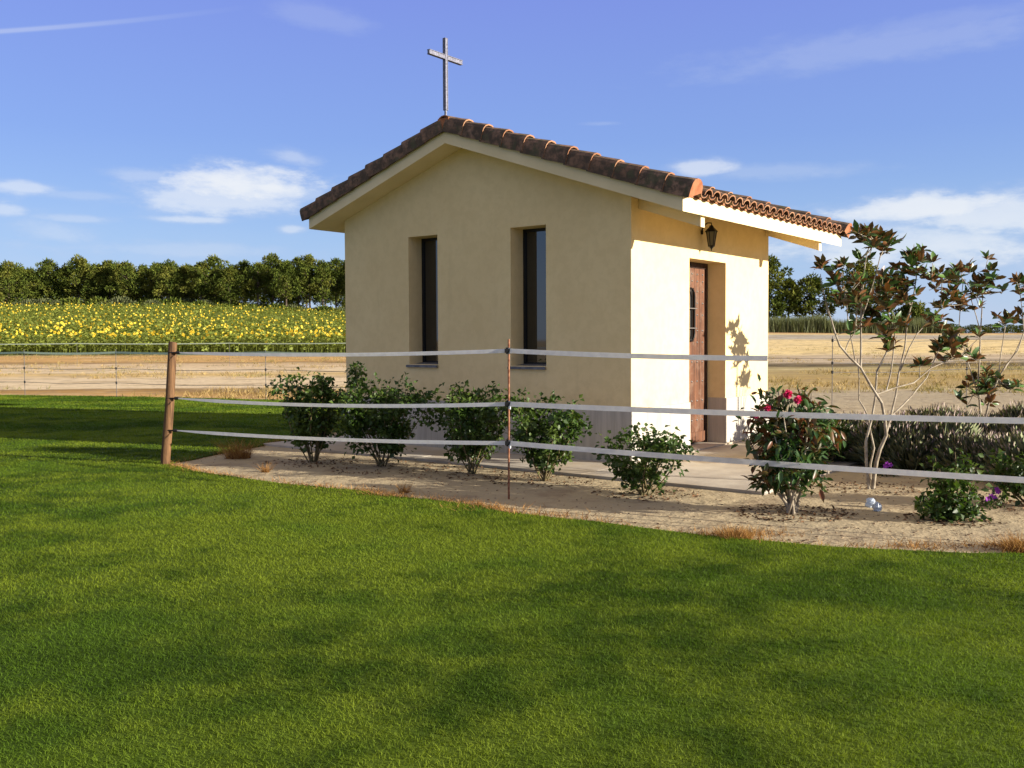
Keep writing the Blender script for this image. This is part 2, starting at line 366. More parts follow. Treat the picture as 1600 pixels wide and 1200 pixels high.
def link(name, me, parent=None):
    o = bpy.data.objects.new(name, me); COL.objects.link(o)
    if parent is not None: o.parent = parent
    return o
def tag(o, label, cat, group=None, kind=None):
    if label: o['label'] = label
    if cat: o['category'] = cat
    if group: o['group'] = group
    if kind: o['kind'] = kind
    return o
def empty(name, loc, label, cat, group=None, rz=0.0):
    o = bpy.data.objects.new(name, None); COL.objects.link(o); o.location = loc; o.rotation_euler = (0, 0, rz)
    o.empty_display_size = 0.2
    return tag(o, label, cat, group)
def copy_tree(o, parent=None):
    c = o.copy(); COL.objects.link(c)
    if parent is not None: c.parent = parent
    for ch in list(o.children): copy_tree(ch, c)
    return c
def unit(v): return v / np.maximum(np.linalg.norm(v, axis=-1, keepdims=True), 1e-9)
def leaf_arrays(P, D, N, L, Wd, fold=0.15, big=False):
    """leaves at P pointing D with approx normal N"""
    P, D, N = map(np.asarray, (P, D, N)); n = len(P)
    D = unit(D); Sd = unit(np.cross(D, N)); N = np.cross(Sd, D)
    L = np.asarray(L).reshape(-1, 1) * np.ones((n, 1)); Wd = np.asarray(Wd).reshape(-1, 1) * np.ones((n, 1))
    if not big:
        V = np.stack([P, P + D * L * .45 - Sd * Wd * .5 + N * L * fold, P + D * L - N * L * .12, P + D * L * .45 + Sd * Wd * .5 + N * L * fold], 1).reshape(-1, 3)
        b = np.arange(n)[:, None] * 4
        Fc = np.concatenate([b + [0, 2, 1], b + [0, 3, 2]], 0)
        return V, Fc
    q = [(0, 0, 0), (.28, -.42, .08), (.28, 0, 0), (.28, .42, .08), (.65, -.42, .05), (.65, 0, -.03), (.65, .42, .05), (1, 0, -.12)]
    V = np.stack([P + D * L * a + Sd * Wd * b_ + N * L * c for a, b_, c in q], 1).reshape(-1, 3)
    b = np.arange(n)[:, None] * 8
    tri = np.concatenate([b + [0, 2, 1], b + [0, 3, 2], b + [4, 5, 7], b + [5, 6, 7]], 0)
    quad = np.concatenate([b + [1, 2, 5, 4], b + [2, 3, 6, 5]], 0)
    return V, [tri, quad]
def grass_arrays(P, H, Wd, lean):
    n = len(P); a = rng.uniform(0, 2 * np.pi, n); l = rng.uniform(0, 2 * np.pi, n)
    sd = np.stack([np.cos(a), np.sin(a), np.zeros(n)], 1) * (np.asarray(Wd) / 2).reshape(-1, 1)
    ln = np.stack([np.cos(l), np.sin(l), np.zeros(n)], 1) * (rng.uniform(0.1, 1, n) * lean * H)[:, None]
    up = np.stack([np.zeros(n), np.zeros(n), H], 1)
    V = np.stack([P - sd, P + sd, P + ln + up], 1).reshape(-1, 3)
    return V, np.arange(3 * n).reshape(-1, 3)

# ------------------------------------------------------------------ terrain
def sst(a, b, x):
    t_ = np.clip((x - a) / (b - a), 0, 1); return t_ * t_ * (3 - 2 * t_)
def HT(x, y):
    x = np.asarray(x, float); y = np.asarray(y, float)
    base = 0.25 * sst(40, 80, y)
    hill = (1 - sst(-75, 55, x)) * (7.3 * np.clip((y - 80) / 112, 0, 1) ** 1.0) * sst(78, 100, y)
    hill = hill - (1 - sst(-75, 55, x)) * 0.4 * sst(190, 240, y)
    rightr = sst(-20, 30, x) * 1.65 * sst(60, 122, y)
    far = 1.6 * sst(150, 600, y)
    return base + hill + rightr + far
xs = np.concatenate([np.linspace(-2600, -220, 14), np.linspace(-200, -42, 40), np.linspace(-40, 40, 81), np.linspace(42, 200, 40), np.linspace(220, 2600, 14)])
ys = np.concatenate([np.linspace(-300, -12, 10), np.linspace(-10, 40, 51), np.linspace(41.5, 130, 60), np.linspace(133, 300, 50), np.linspace(330, 5000, 20)])
XX, YY = np.meshgrid(xs, ys); ZZ = HT(XX, YY)
nx, ny = len(xs), len(ys)
idx = np.arange(nx * ny).reshape(ny, nx)
quads = np.stack([idx[:-1, :-1], idx[:-1, 1:], idx[1:, 1:], idx[1:, :-1]], -1).reshape(-1, 4)
g_ = link('ground', mesh_np('ground', np.stack([XX, YY, ZZ], -1).reshape(-1, 3), quads, [M['ground']], smooth=True))
tag(g_, 'dry sandy fields with straw-coloured bands behind the chapel', 'ground', kind='structure')

# ------------------------------------------------------------------ lawn
edge_px = [(260, 727), (340, 744), (430, 756), (520, 765), (600, 776), (700, 788), (795, 800), (890, 813), (985, 825), (1060, 834), (1130, 842), (1210, 850), (1300, 857), (1400, 862), (1500, 865), (1600, 868)]
edge = [G(*p).xy for p in edge_px]
front_edge = [Vector(e) for e in edge] + [Vector((5.0, 6.15)), Vector((9, 5.9)), Vector((16, 5.6))]
back_edge = [Vector(p) for p in [(-44, 29), (-20, 26.3), (-13.5, 25.0), (-9, 23.8), (-5.4, 22.3), (-2.0, 21.0), (0.3, 20.2), (-0.4, 18.5), (-1.6, 16.6), (-2.7, 14.6), (-3.25, 13.1), (-3.6, 11.8)]]
def wob(pts, amp, step=0.22):
    out = []
    for i in range(len(pts) - 1):
        a, b = pts[i], pts[i + 1]; n = max(1, int((b - a).length / step)) if (b - a).length < 8 else 8
        for k in range(n):
            p = a.lerp(b, k / n); q = noise.noise_vector(Vector((p.x * 1.7, p.y * 1.7, 0))); q2 = noise.noise_vector(Vector((p.x * 6, p.y * 6, 3)))
            out.append(Vector((p.x + (q.x + .5 * q2.x) * amp, p.y + (q.y + .5 * q2.y) * amp)))
    out.append(pts[-1]); return out
LP = wob(back_edge + front_edge, 0.085) + [Vector((16, -8)), Vector((-44, -8))]
from mathutils.geometry import tessellate_polygon
def sheet(name, poly, z0, z1, m_, label, cat):
    n = len(poly); tris = tessellate_polygon([[Vector((p.x, p.y, 0)) for p in poly]])
    V = [(p.x, p.y, z1) for p in poly] + [(p.x, p.y, z0) for p in poly]
    fs = []
    for t_ in tris:
        a, b, c = [poly[i] for i in t_]
        if (b - a).cross(c - a) < 0: t_ = t_[::-1]
        fs.append(tuple(t_))
    for i in range(n): fs.append((i, (i + 1) % n, n + (i + 1) % n, n + i))
    mb = MB(); mb.add(V, fs); o = mb.build(name, m_); tag(o, label, cat, kind='structure'); return o
sheet('lawn', LP, -0.02, 0.015, M['lawn'], 'mown green lawn in the foreground', 'lawn')
def inside(P, poly):
    x, y = P[:, 0], P[:, 1]; r = np.zeros(len(P), bool); n = len(poly); j = n - 1
    for i in range(n):
        xi, yi, xj, yj = poly[i].x, poly[i].y, poly[j].x, poly[j].y
        c = ((yi > y) != (yj > y)) & (x < (xj - xi) * (y - yi) / (yj - yi + 1e-12) + xi); r ^= c; j = i
    return r
Pg, Hg, Wg = [], [], []
for y0, y1, dens, hh, ww in [(1.6, 3.5, 8500, .030, .0042), (3.5, 5, 6500, .032, .0048), (5, 7.5, 4600, .034, .006), (7.5, 11, 2600, .036, .008), (11, 17, 1300, .04, .012), (17, 27, 650, .045, .02)]:
    xa = lambda y: 0.60 * y + 0.7
    n = int(2 * xa(y1) * (y1 - y0) * dens * 1.45)
    P = np.stack([rng.uniform(-xa(y1), xa(y1), n), rng.uniform(y0, y1, n)], 1)
    P = P[np.abs(P[:, 0]) < 0.60 * P[:, 1] + 0.7]
    P = P[inside(P, LP)]
    Pg.append(P); Hg.append(hh * rng.uniform(.35, 1.1, len(P)) * .58); Wg.append(np.full(len(P), ww))
Pg = np.concatenate(Pg); Hg = np.concatenate(Hg); Wg = np.concatenate(Wg)
Vg, Fg = grass_arrays(np.concatenate([Pg, np.full((len(Pg), 1), 0.014)], 1), Hg, Wg * .95, 1.6)
tag(link('grass', mesh_np('grass', Vg, Fg, [M['grass']])), 'short green grass blades covering the lawn', 'grass', kind='stuff')

# dry straw along the edge of the lawn
Pd = []
fe = wob(back_edge[-4:] + front_edge, 0.085, 0.1)
for p in fe:
    if p.x > 6: continue
    q = noise.noise(Vector((p.x * 1.1 + 9, p.y * 1.1, 0)))
    k = int(max(0, 120 * (q + 0.10)) + 8)
    for _ in range(k): Pd.append((p.x + random.gauss(0, .05), p.y + random.gauss(0.05, .06), 0.0))
for (px, py, n, r) in [(1590, 856, 420, .16), (1150, 838, 260, .16), (1440, 856, 180, .14), (1180, 836, 160, .2), (600, 776, 120, .2), (760, 796, 160, .2), (860, 806, 100, .2)]:
    c = G(px, py)
    for _ in range(n): Pd.append((c.x + random.gauss(0, r), c.y + random.gauss(0.03, r * .35), 0))
Pd = np.array(Pd)
V, Fc = grass_arrays(Pd, rng.uniform(.012, .07, len(Pd)), rng.uniform(.003, .008, len(Pd)), 2.2)
tag(link('dry_grass', mesh_np('dry_grass', V, Fc, [M['dry']])), 'rusty dry grass along the lawn edge', 'dry grass', kind='stuff')

# stubble tufts on the fields behind
nt = 9000; yt = 20 + 60 * rng.uniform(0, 1, nt) ** 1.3; xt = rng.uniform(-.62, .62, nt) * yt
ok = ~inside(np.stack([xt, yt], 1), LP) & ~((np.abs(yt - 32) < 3.5) & (xt < 0))
pn_ = np.array([noise.noise(Vector((a * .22, b * .12, 1))) for a, b in zip(xt, yt)]); ok &= pn_ > rng.uniform(-.25, .35, nt)
xt, yt = np.repeat(xt[ok], 9), np.repeat(yt[ok], 9); xt = xt + rng.normal(0, .10, len(xt)); yt = yt + rng.normal(0, .10, len(yt))
V, Fc = grass_arrays(np.stack([xt, yt, HT(xt, yt)], 1), rng.uniform(.04, .17, len(xt)), rng.uniform(.012, .03, len(xt)), 1.2)
tag(link('stubble', mesh_np('stubble', V, Fc, [M['stubble']])), 'sparse dry stubble on the fields behind the chapel', 'stubble', kind='stuff')

# soil crumbs
mb = MB()
def clod(mb, c, r):
    vs = []; 
    for z_, k in ((0, 1.0), (.55, .8)):
        for i in range(5):
            a = i * 1.2566 + random.random() * .5; rr = r * k * random.uniform(.7, 1.2)
            vs.append((c[0] + rr * math.cos(a), c[1] + rr * math.sin(a), c[2] + z_ * r * random.uniform(.7, 1.2)))
    mb.add(vs, [(0, 1, 6, 5), (1, 2, 7, 6), (2, 3, 8, 7), (3, 4, 9, 8), (4, 0, 5, 9), (5, 6, 7, 8, 9)])
for p in fe:
    if p.x > 6: continue
    for _ in range(3): clod(mb, (p.x + random.gauss(0, .07), p.y + abs(random.gauss(0.03, .15)), 0), random.uniform(.004, .018))
for _ in range(2600):
    px, py = random.uniform(250, 1650), random.uniform(700, 862); q = G(px, py)
    clod(mb, (q.x, q.y, 0), random.uniform(.003, .012))
tag(mb.build('soil_crumbs', M['pebble']), 'small brown clods scattered on the sand bed', 'soil', kind='stuff')

# ------------------------------------------------------------------ chapel
TH, OX, OY = 0.9204, 1.3033, 10.4954
WW, DD, ZS, SL, ER, EL, GF, GR, BH = 4.508, 3.80, 3.0335, 0.3451, 0.793, 0.3435, 0.333, 0.67, 0.154
UR, SLR = 2.385, 0.340
ZA = ZS + SL * (WW - UR); ZR = ZA - SLR * UR
ZP = 0.628
def ztop(u): return ZA - SLR * (UR - u) if u < UR else ZA - SL * (u - UR)
av = Vector((math.cos(TH), math.sin(TH), 0)); bv = Vector((-math.sin(TH), math.cos(TH), 0))
O = Vector((OX, OY, 0))
def LW(u, v, z): return O + av * v + bv * u + Vector((0, 0, z))
# local frame: x = v (along the side wall, receding), y = u (along the gable wall, leftwards)
ch = empty('chapel', O, 'small cream stuccoed chapel with tiled gable roof and roof cross', 'chapel', rz=TH)
W1, W2, W3, W4, ZW, ZWB = 1.134, 1.651, 2.814, 3.316, 2.728, 1.085
D1, D2, ZD = 1.383, 2.407, 2.369
T = 0.30
def wall(mb, ub, zb, holes, place):
    """ub: breaks, zb: breaks (last = None for roofline); place(u,z,side)->vert"""
    nu, nz = len(ub) - 1, len(zb) - 1
    solid = lambda i, j: 0 <= i < nu and 0 <= j < nz and (i, j) not in holes
    Z = lambda j, u: ztop_s(u) if zb[j] is None else zb[j]
    for i in range(nu):
        for j in range(nz):
            if not solid(i, j): continue
            u0, u1 = ub[i], ub[i + 1]
            c = [(u0, Z(j, u0)), (u1, Z(j, u1)), (u1, Z(j + 1, u1)), (u0, Z(j + 1, u0))]
            f = [place(u, z, 0) for u, z in c]; b = [place(u, z, 1) for u, z in c]
            mb.add(f, [(0, 1, 2, 3)]); mb.add(b, [(3, 2, 1, 0)])
            for k, (di, dj) in enumerate(((0, -1), (1, 0), (0, 1), (-1, 0))):
                if not solid(i + di, j + dj):
                    k2 = (k + 1) % 4; mb.add([f[k], f[k2], b[k2], b[k]], [(0, 1, 2, 3)])
mb = MB()
ztop_s = ztop
wall(mb, [0, W1, W2, UR, W3, W4, WW], [0, ZWB, ZW, None], {(1, 1), (4, 1)}, lambda u, z, s: (T * s, u, z))
wall(mb, [0, UR, WW], [0, ZWB, None], set(), lambda u, z, s: (DD - T * s, u, z))
ztop_s = lambda v: ZR
wall(mb, [T, D1, D2, DD - T], [0, ZD, None], {(1, 0)}, lambda v, z, s: (v, T * s, z + (SLR * T * s if z == ZR else 0)))
ztop_s = lambda v: ztop(WW)
wall(mb, [T, DD - T], [0, None], set(), lambda v, z, s: (v, WW - T * s, z))
mb.build('wall', M['stucco'], ch, recalc=True)
mb = MB(); mb.box(T + .002, DD - T - .002, T + .002, WW - T - .002, 0.0, 0.05); mb.build('interior_floor', M['interior'], ch)

# plinth, proud of the wall
mb = MB(); e = 0.02
mb.box(-e, 0, -e, WW + e, 0, ZP); mb.box(DD, DD + e, -e, WW + e, 0, ZP); mb.box(0, DD, WW, WW + e, 0, ZP)
mb.box(0, D1, -e, 0, 0, ZP); mb.box(D2, DD, -e, 0, 0, ZP)
mb.box(D2 - .006, D2, -e + .003, T - .06, 0, ZP + .002); mb.box(D1, D1 + .006, -e + .003, T - .06, 0, ZP + .002)
mb.build('plinth', M['plinth'], ch)
mb = MB(); mb.box(D1 + .008, D2 - .008, -.05, .30, 0.0, .045); mb.box(.1, D1 + .006, -.06, -e - .002, 0, .05); mb.box(D2 - .006, DD + .05, -.06, -e - .002, 0, .05)
mb.build('threshold', M['concrete'], ch, bevel=.006)

# roof
rf = MB()
def slab(mb, v0, v1):
    for (ua, ub_) in ((-ER, UR), (UR, WW + EL)):
        za, zb = (ZA - SLR * (UR + ER), ZA) if ua < 0 else (ZA, ZA - SL * (WW + EL - UR))
        vs = [(v, u, z + dz) for v in (v0, v1) for (u, z) in ((ua, za), (ub_, zb)) for dz in (0.001, BH)]
        # idx: v0: 0 ua lo,1 ua hi,2 ub lo,3 ub hi ; v1: 4..7
        fs = [(0, 2, 3, 1), (4, 5, 7, 6), (0, 4, 6, 2), (1, 3, 7, 5)]
        fs.append((0, 1, 5, 4) if ua < 0 else (2, 6, 7, 3)); mb.add(vs, fs)
slab(rf, -GF, DD + GR)
roof = rf.build('roof', M['beam'], ch, recalc=True)
zE = ZA - SLR * (UR + ER)
# sloped rafter tails in the wall planes
for v in (0.16, DD - .10):
    mb = MB(); k = .75; w_ = .09
    vs = []
    for vv in (v, v + w_):
        vs += [(vv, -.001, ZR - .001), (vv, -k, ZR - SLR * k - .001), (vv, -k, ZR - SLR * k - .125), (vv, -.001, ZR - .125)]
    mb.add(vs, [(0, 1, 2, 3), (7, 6, 5, 4), (0, 4, 5, 1), (1, 5, 6, 2), (2, 6, 7, 3), (3, 7, 4, 0)])
    mb.build('rafter', M['beam'], roof, recalc=True)
# barrel tiles
ti = MB()
def arc(r, n, up):
    return [(r * math.cos(math.pi * (1 - k / n)), (r * math.sin(math.pi * k / n)) * (.78 if up else -.62)) for k in range(n + 1)]
def tiles(side):
    if side == 0: usign, ulen, s_ = -1, UR + ER + .07, SLR
    else: usign, ulen, s_ = 1, WW + EL - UR + .07, SL
    down = Vector((0, usign, -s_)).normalized(); ex = Vector((1, 0, 0)); ez = Vector((0, s_ * usign, 1)).normalized()
    top = Vector((0, UR, ZA + BH))
    Ls = ulen * math.sqrt(1 + s_ * s_); nc = int(round(Ls / .33)); c = Ls / nc
    v0, v1 = -GF + .20, DD + GR - .20; ncol = int(round((v1 - v0) / .19)); p = (v1 - v0) / ncol
    for i in range(nc):
        a = top + down * (i * c - (.05 if i else 0)); b = top + down * ((i + 1) * c)
        for j in range(ncol):
            jv = random.uniform(-.005, .005); jz = random.uniform(0, .006)
            vc = v0 + (j + .5) * p + jv
            n = 6
            for up, base, off in ((False, .055, 0.0), (True, .045, p / 2)):
                if up and j == ncol - 1: continue
                r0 = .085 if up else .082; r1 = .093 if up else .076
                s0, s1 = arc(r0, n, up), arc(r1, n, up)
                P0 = a + ex * (vc + off) + ez * (base + jz + (0 if i == 0 else .004)); P1 = b + ex * (vc + off) + ez * (base + jz + .016)
                vs = []; th = .013
                for P, sc in ((P0, s0), (P1, s1)):
                    for q in sc: vs.append(P + ex * q[0] + ez * q[1])
                    for q in sc: vs.append(P + ex * q[0] * (1 - th / r0) + ez * (q[1] * (1 - th / r0 * 1.2)))
                m_ = n + 1; fo = []; fc = []
                for k in range(n):
                    fo.append((k, k + 1, 2 * m_ + k + 1, 2 * m_ + k)); fo.append((m_ + k + 1, m_ + k, 3 * m_ + k, 3 * m_ + k + 1))
                    fc.append((2 * m_ + k, 2 * m_ + k + 1, 3 * m_ + k + 1, 3 * m_ + k))
                ti.add(vs, fo, 0, False); ti.add(vs, fc, 1, False)
tiles(0); tiles(1)
for (uu, zz) in ((-ER, zE), (WW + EL, ZA - SL * (WW + EL - UR))): ti.box(-GF + .1, DD + GR - .1, uu - .012, uu + .012, zz + BH + .002, zz + BH + .085, 1)
ti.build('roof_tiles', [M['tile'], M['tile_edge']], roof)
# verge tiles
sec = [(.040, -.02), (.044, .06), (.038, .115), (.015, .150), (-.03, .168), (-.09, .165), (-.14, .14), (-.17, .10), (-.185, .05)]
def scale_sec(k): return [((x + .07) * k - .07, (z + .02) * k - .02) for x, z in sec]
for side in (0, 1):
    if side == 0: usign, ulen, s_ = -1, UR + ER + .09, SLR
    else: usign, ulen, s_ = 1, WW + EL - UR + .09, SL
    down = Vector((0, usign, -s_)).normalized(); ez = Vector((0, s_ * usign, 1)).normalized()
    Ls = ulen * math.sqrt(1 + s_ * s_); nc = 11 if side == 0 else 8; c = Ls / nc
    for vend, ex in ((-GF, Vector((-1, 0, 0))), (DD + GR, Vector((1, 0, 0)))):
        vt = MB(); top = Vector((vend, UR, ZA + BH))
        for i in range(nc):
            a = top + down * (i * c - (.03 if i else -.0)) + ez * (.0 if i else .0); b = top + down * ((i + 1) * c)
            j = random.uniform(-.006, .006)
            vt.sweep(scale_sec(1.0), scale_sec(1.10 + j), a + ez * .0, b + ez * (.012 + j), ex, ez, .016, 0, 1, fill=(i == nc - 1))
        vt.build('verge_tiles', [M['tile'], M['tile_edge'], M['mortar']], roof)
rt = MB(); x = -GF - .02; k = 0
while x < DD + GR - .1:
    P0 = Vector((x - (.03 if k else 0), UR, ZA + BH + .10)); x2 = min(x + .40, DD + GR + .03); P1 = Vector((x2, UR, ZA + BH + .112))
    rt.sweep(arc(.10, 8, True), arc(.112, 8, True), P0, P1, Vector((0, 1, 0)), Vector((0, 0, 1)), .014, 0, 1); x = x2; k += 1
rt.box(-GF - .03, -GF + .1, UR - .085, UR + .085, ZA + BH + .02, ZA + BH + .14, 1)
rt.build('ridge_tiles', [M['tile'], M['mortar']], roof)

# cross
cr = MB(); cx, cy, cz = -GF + .02, UR, ZA + BH + .12
top = AT(695, 60, 11.7).z
cr.box(cx - .012, cx + .012, cy - .012, cy + .012, cz, cz + .22)
hh = top - (cz + .12); c0 = cz + .12
w_ = .021
cr.box(cx - w_, cx + w_, cy - .018, cy + .018, c0, c0 + hh)
za_ = c0 + hh * .735
cr.box(cx - .30, cx - w_, cy - .0175, cy + .0175, za_ - .027, za_ + .027); cr.box(cx + w_, cx + .30, cy - .0175, cy + .0175, za_ - .027, za_ + .027)
# raised edging of the arms
for (x0, x1, z0, z1) in ((cx - w_, cx - w_ + .007, c0, c0 + hh), (cx + w_ - .007, cx + w_, c0, c0 + hh), (cx - .30, cx - w_, za_ + .020, za_ + .0275), (cx + w_, cx + .30, za_ + .020, za_ + .0275), (cx - .30, cx - w_, za_ - .0275, za_ - .020), (cx + w_, cx + .30, za_ - .0275, za_ - .020)):
    cr.box(x0 - .001, x1 + .001, cy - .024, cy + .024, z0 - .001, z1 + .001)
cr.build('cross', M['galv'], ch, bevel=.003)

# windows
for (u0, u1) in ((W1, W2), (W3, W4)):
    rc = .25
    fr = MB(); b_ = .035
    fr.box(rc, rc + .05, u0, u0 + b_, ZWB, ZW); fr.box(rc, rc + .05, u1 - b_, u1, ZWB, ZW)
    fr.box(rc, rc + .05, u0 + b_, u1 - b_, ZWB, ZWB + b_); fr.box(rc, rc + .05, u0 + b_, u1 - b_, ZW - b_, ZW)
    win = fr.build('window', M['frame'], ch)
    pn = MB(); pn.box(rc + .018, rc + .03, u0 + b_ - .002, u1 - b_ + .002, ZWB + b_ - .002, ZW - b_ + .002); pn.build('pane', M['glass'], win)
    sl_ = MB(); sl_.add([(-.035, u0 - .0, ZWB - .012), (-.035, u1 + .03, ZWB - .012), (rc, u1, ZWB + .018), (rc, u0, ZWB + .018), (-.035, u0, ZWB - .04), (-.035, u1 + .03, ZWB - .04), (-.001, u1 + .03, ZWB - .04), (-.001, u0, ZWB - .04), (-.001, u1 + .03, ZWB - .010), (-.001, u1 - .001, ZWB - .010)],
        [(0, 3, 2, 9, 8, 1), (0, 1, 5, 4), (4, 5, 6, 7), (1, 8, 6, 5), (0, 4, 7)])
    sl_.build('sill', M['slate'], win)

# door (hung in its recess)
rc = .25
fr = MB()
fr.box(D1 + .006, D1 + .06, rc, rc + .05, .045, ZD); fr.box(D2 - .06, D2 - .006, rc, rc + .05, .045, ZD); fr.box(D1 + .06, D2 - .06, rc, rc + .05, ZD - .07, ZD)
frame = fr.build('door_frame', M['dark_wood'], ch)
dr = MB(); d0, d1 = D1 + .065, D2 - .065; npl = 6; pw = (d1 - d0) / npl
wv0, wv1, wz0, wz1 = (d0 + d1) / 2 - .13, (d0 + d1) / 2 + .13, 1.36, 2.04
for i in range(npl):
    a, b = d0 + i * pw, d0 + (i + 1) * pw - .006
    if b < wv0 or a > wv1: dr.box(a, b, rc + .012, rc + .05, .06, ZD - .075)
    else:
        dr.box(a, b, rc + .012, rc + .05, .06, wz0); dr.box(a, b, rc + .012, rc + .05, wz1, ZD - .075)
        if a < wv0 < b: dr.box(a, wv0, rc + .012, rc + .05, wz0, wz1)
        if a < wv1 < b: dr.box(wv1, b, rc + .012, rc + .05, wz0, wz1)
dr.box(d0, d1, rc + .044, rc + .056, .058, wz0 - .01); dr.box(d0, d1, rc + .044, rc + .056, wz1 + .01, ZD - .077)
dr.box(d0 + .01, d1 - .01, rc - .004, rc + .012, .075, .20)
for i in range(npl):
    for z in [.35, .6, .85, 1.1, 1.35, 1.5, 1.7, 1.85, 2.0, 2.13, 2.22]:
        xx = d0 + (i + .5) * pw
        if wv0 - .03 < xx < wv1 + .03 and wz0 - .03 < z < wz1 + .03: continue
        dr.tube([(xx, rc + .012, z), (xx, rc + .004, z), (xx, rc - .002, z)], [.016, .012, .004], 6, 1)
door = dr.build('door', [M['door'], M['stud']], ch)
gr = MB()
ang = [(math.cos(a), math.sin(a)) for a in np.linspace(0, math.pi, 7)]
cxm = (wv0 + wv1) / 2; rr = .105
loop = [(cxm + rr * c, wz1 - .11 + rr * s) for c, s in ang] + [(cxm - rr * c, wz0 + .11 - rr * s) for c, s in ang]
loop.append(loop[0])
gr.tube([(a, rc - .012, z) for a, z in loop], .013, 6)
for z in (wz0 + .17, wz0 + .42): gr.tube([(wv0 - .02, rc - .02, z), (wv1 + .02, rc - .02, z)], .009, 6, 1)
for xx in (cxm - .05, cxm + .05): gr.tube([(xx, rc + .0, wz0 + .03), (xx, rc + .0, wz1 - .03)], .006, 6)
gr.box(wv0 - .004, wv1 + .004, rc + .03, rc + .042, wz0 - .004, wz1 + .004, 2)
gr.build('grille', [M['iron'], M['stud'], M['interior']], door)
hd = MB(); hd.tube([(d0 + .08, rc - .001, 1.05), (d0 + .08, rc - .05, 1.06), (d0 + .17, rc - .05, 1.06)], .010, 6); hd.tube([(d0 + .08, rc + .012, 1.05), (d0 + .08, rc - .004, 1.05)], .03, 10)
hd.build('handle', M['iron'], door)

# lantern
lp = LW(-.135, 1.80, 0); zt = 2.80
lan = empty('wall_lantern', LW(0, 1.70, 2.755), 'black iron lantern above the chapel door', 'lantern', rz=TH)
LU = lambda u, v, z: (v, u, z - 2.76)
def ngon(mb, c, r0, r1, z0, z1, n=6, mi=0, gap=None):
    vs = [(c[0] + r * math.cos(2 * math.pi * k / n), c[1] + r * math.sin(2 * math.pi * k / n), z) for z, r in ((z0, r0), (z1, r1)) for k in range(n)]
    fs = [(k, (k + 1) % n, n + (k + 1) % n, n + k) for k in range(n)] + [tuple(range(n))[::-1], tuple(range(n, 2 * n))]
    mb.add(vs, fs, mi)
c = (0, -.135)
mb = MB(); mb.tube([(0, .0, -.05), (0, -.03, .02), (0, -.08, .055), (0, -.135, .05), (0, -.135, .015)], .008, 6); ngon(mb, (0, -.008), .018, .018, -.08, -.03, 8); mb.build('arm', M['iron'], lan)
mb = MB(); ngon(mb, c, .072, .03, -.045, .0); ngon(mb, c, .03, .018, .0, .022); ngon(mb, c, .078, .074, -.058, -.045); mb.build('cap', M['iron'], lan)
mb = MB(); ngon(mb, c, .032, .058, -.225, -.058); mb.build('glass', M['lampglass'], lan)
mb = MB()
for k in range(6):
    a = 2 * math.pi * k / 6
    mb.tube([(c[0] + .036 * math.cos(a), c[1] + .036 * math.sin(a), -.228), (c[0] + .063 * math.cos(a), c[1] + .063 * math.sin(a), -.055)], .0055, 5)
ngon(mb, c, .042, .042, -.236, -.225); ngon(mb, c, .010, .034, -.262, -.236); mb.tube([(c[0], c[1], -.29), (c[0], c[1], -.262)], [.004, .010], 6)
mb.build('cage', M['iron'], lan)

# concrete apron
mb = MB()
j = .012
for (v0, v1, u0, u1, z) in ((-1.0, 1.25 - j, -1.95, -.0, .030), (1.25, DD + .5, -1.95, -.0, .030), (-1.0, 0.0, 0.0, 2.3 - j, .030), (-1.0, 0, 2.3, WW + .55, .030), (DD, DD + .5, 0, WW + .55, .03), (0, DD, WW, WW + .55, .03)):
    mb.box(v0, v1, u0, u1, -.02, z)
ap = mb.build('pavement', M['concrete'], bevel=.006); ap.location = O; ap.rotation_euler = (0, 0, TH)
tag(ap, 'pale concrete apron around the chapel', 'pavement', kind='structure')

# ------------------------------------------------------------------ near tape fence
def tape(mb, a, b, sag, w, tilt=0.0, n=14, th=.0016, narrow0=0, narrow1=0, twist=0.0):
    a, b = Vector(a), Vector(b); d_ = (b - a).normalized(); side = Vector((-d_.y, d_.x, 0)).normalized()
    vs = []
    for i in range(n + 1):
        k = i / n; p = a.lerp(b, k) - Vector((0, 0, sag * 4 * k * (1 - k)))
        ang_ = tilt + twist * math.sin(k * 7.0 + sag * 40)
        up = Vector((0, 0, 1)) * math.cos(ang_) + side * math.sin(ang_)
        ww = w
        if narrow0 and k < narrow0: ww = w * (.3 + .7 * k / narrow0)
        if narrow1 and k > 1 - narrow1: ww = w * (.3 + .7 * (1 - k) / narrow1)
        nn = d_.cross(up).normalized()
        for s_, t_ in ((-1, -1), (1, -1), (1, 1), (-1, 1)): vs.append(p + up * ww / 2 * s_ + nn * th / 2 * t_)
    fs = []
    for i in range(n):
        for k in range(4): fs.append((i * 4 + k, i * 4 + (k + 1) % 4, i * 4 + 4 + (k + 1) % 4, i * 4 + 4 + k))
    fs += [(3, 2, 1, 0), (4 * n, 4 * n + 1, 4 * n + 2, 4 * n + 3)]
    mb.add(vs, fs, 0, False)
pA = G(258, 727); pB = G(795, 780); pC = Vector((5.3, 5.62, 0))
fn = empty('tape_fence', pA, 'nearest electric tape fence between the lawn and the chapel', 'fence')
def rel(v): return Vector(v) - pA
mb = MB(); topA = AT(270, 536, pA.y)
mb.tube([rel(pA) + Vector((-.01, 0, -.2)), rel(pA), rel(pA.lerp(topA, .5)) + Vector((.008, 0, 0)), rel(topA), rel(topA) + Vector((.002, 0, .012))], [.055, .053, .050, .047, .036], 14)
mb.build('wooden_post', M['post'], fn)
mb = MB(); topB = AT(795, 530, pB.y)
mb.tube([rel(pB) - Vector((0, 0, .1)), rel(pB), rel(topB)], .0095, 8)
rod = mb.build('metal_post', M['rust'], fn)
zB = [AT(795, y, pB.y).z for y in (548, 631, 692)]
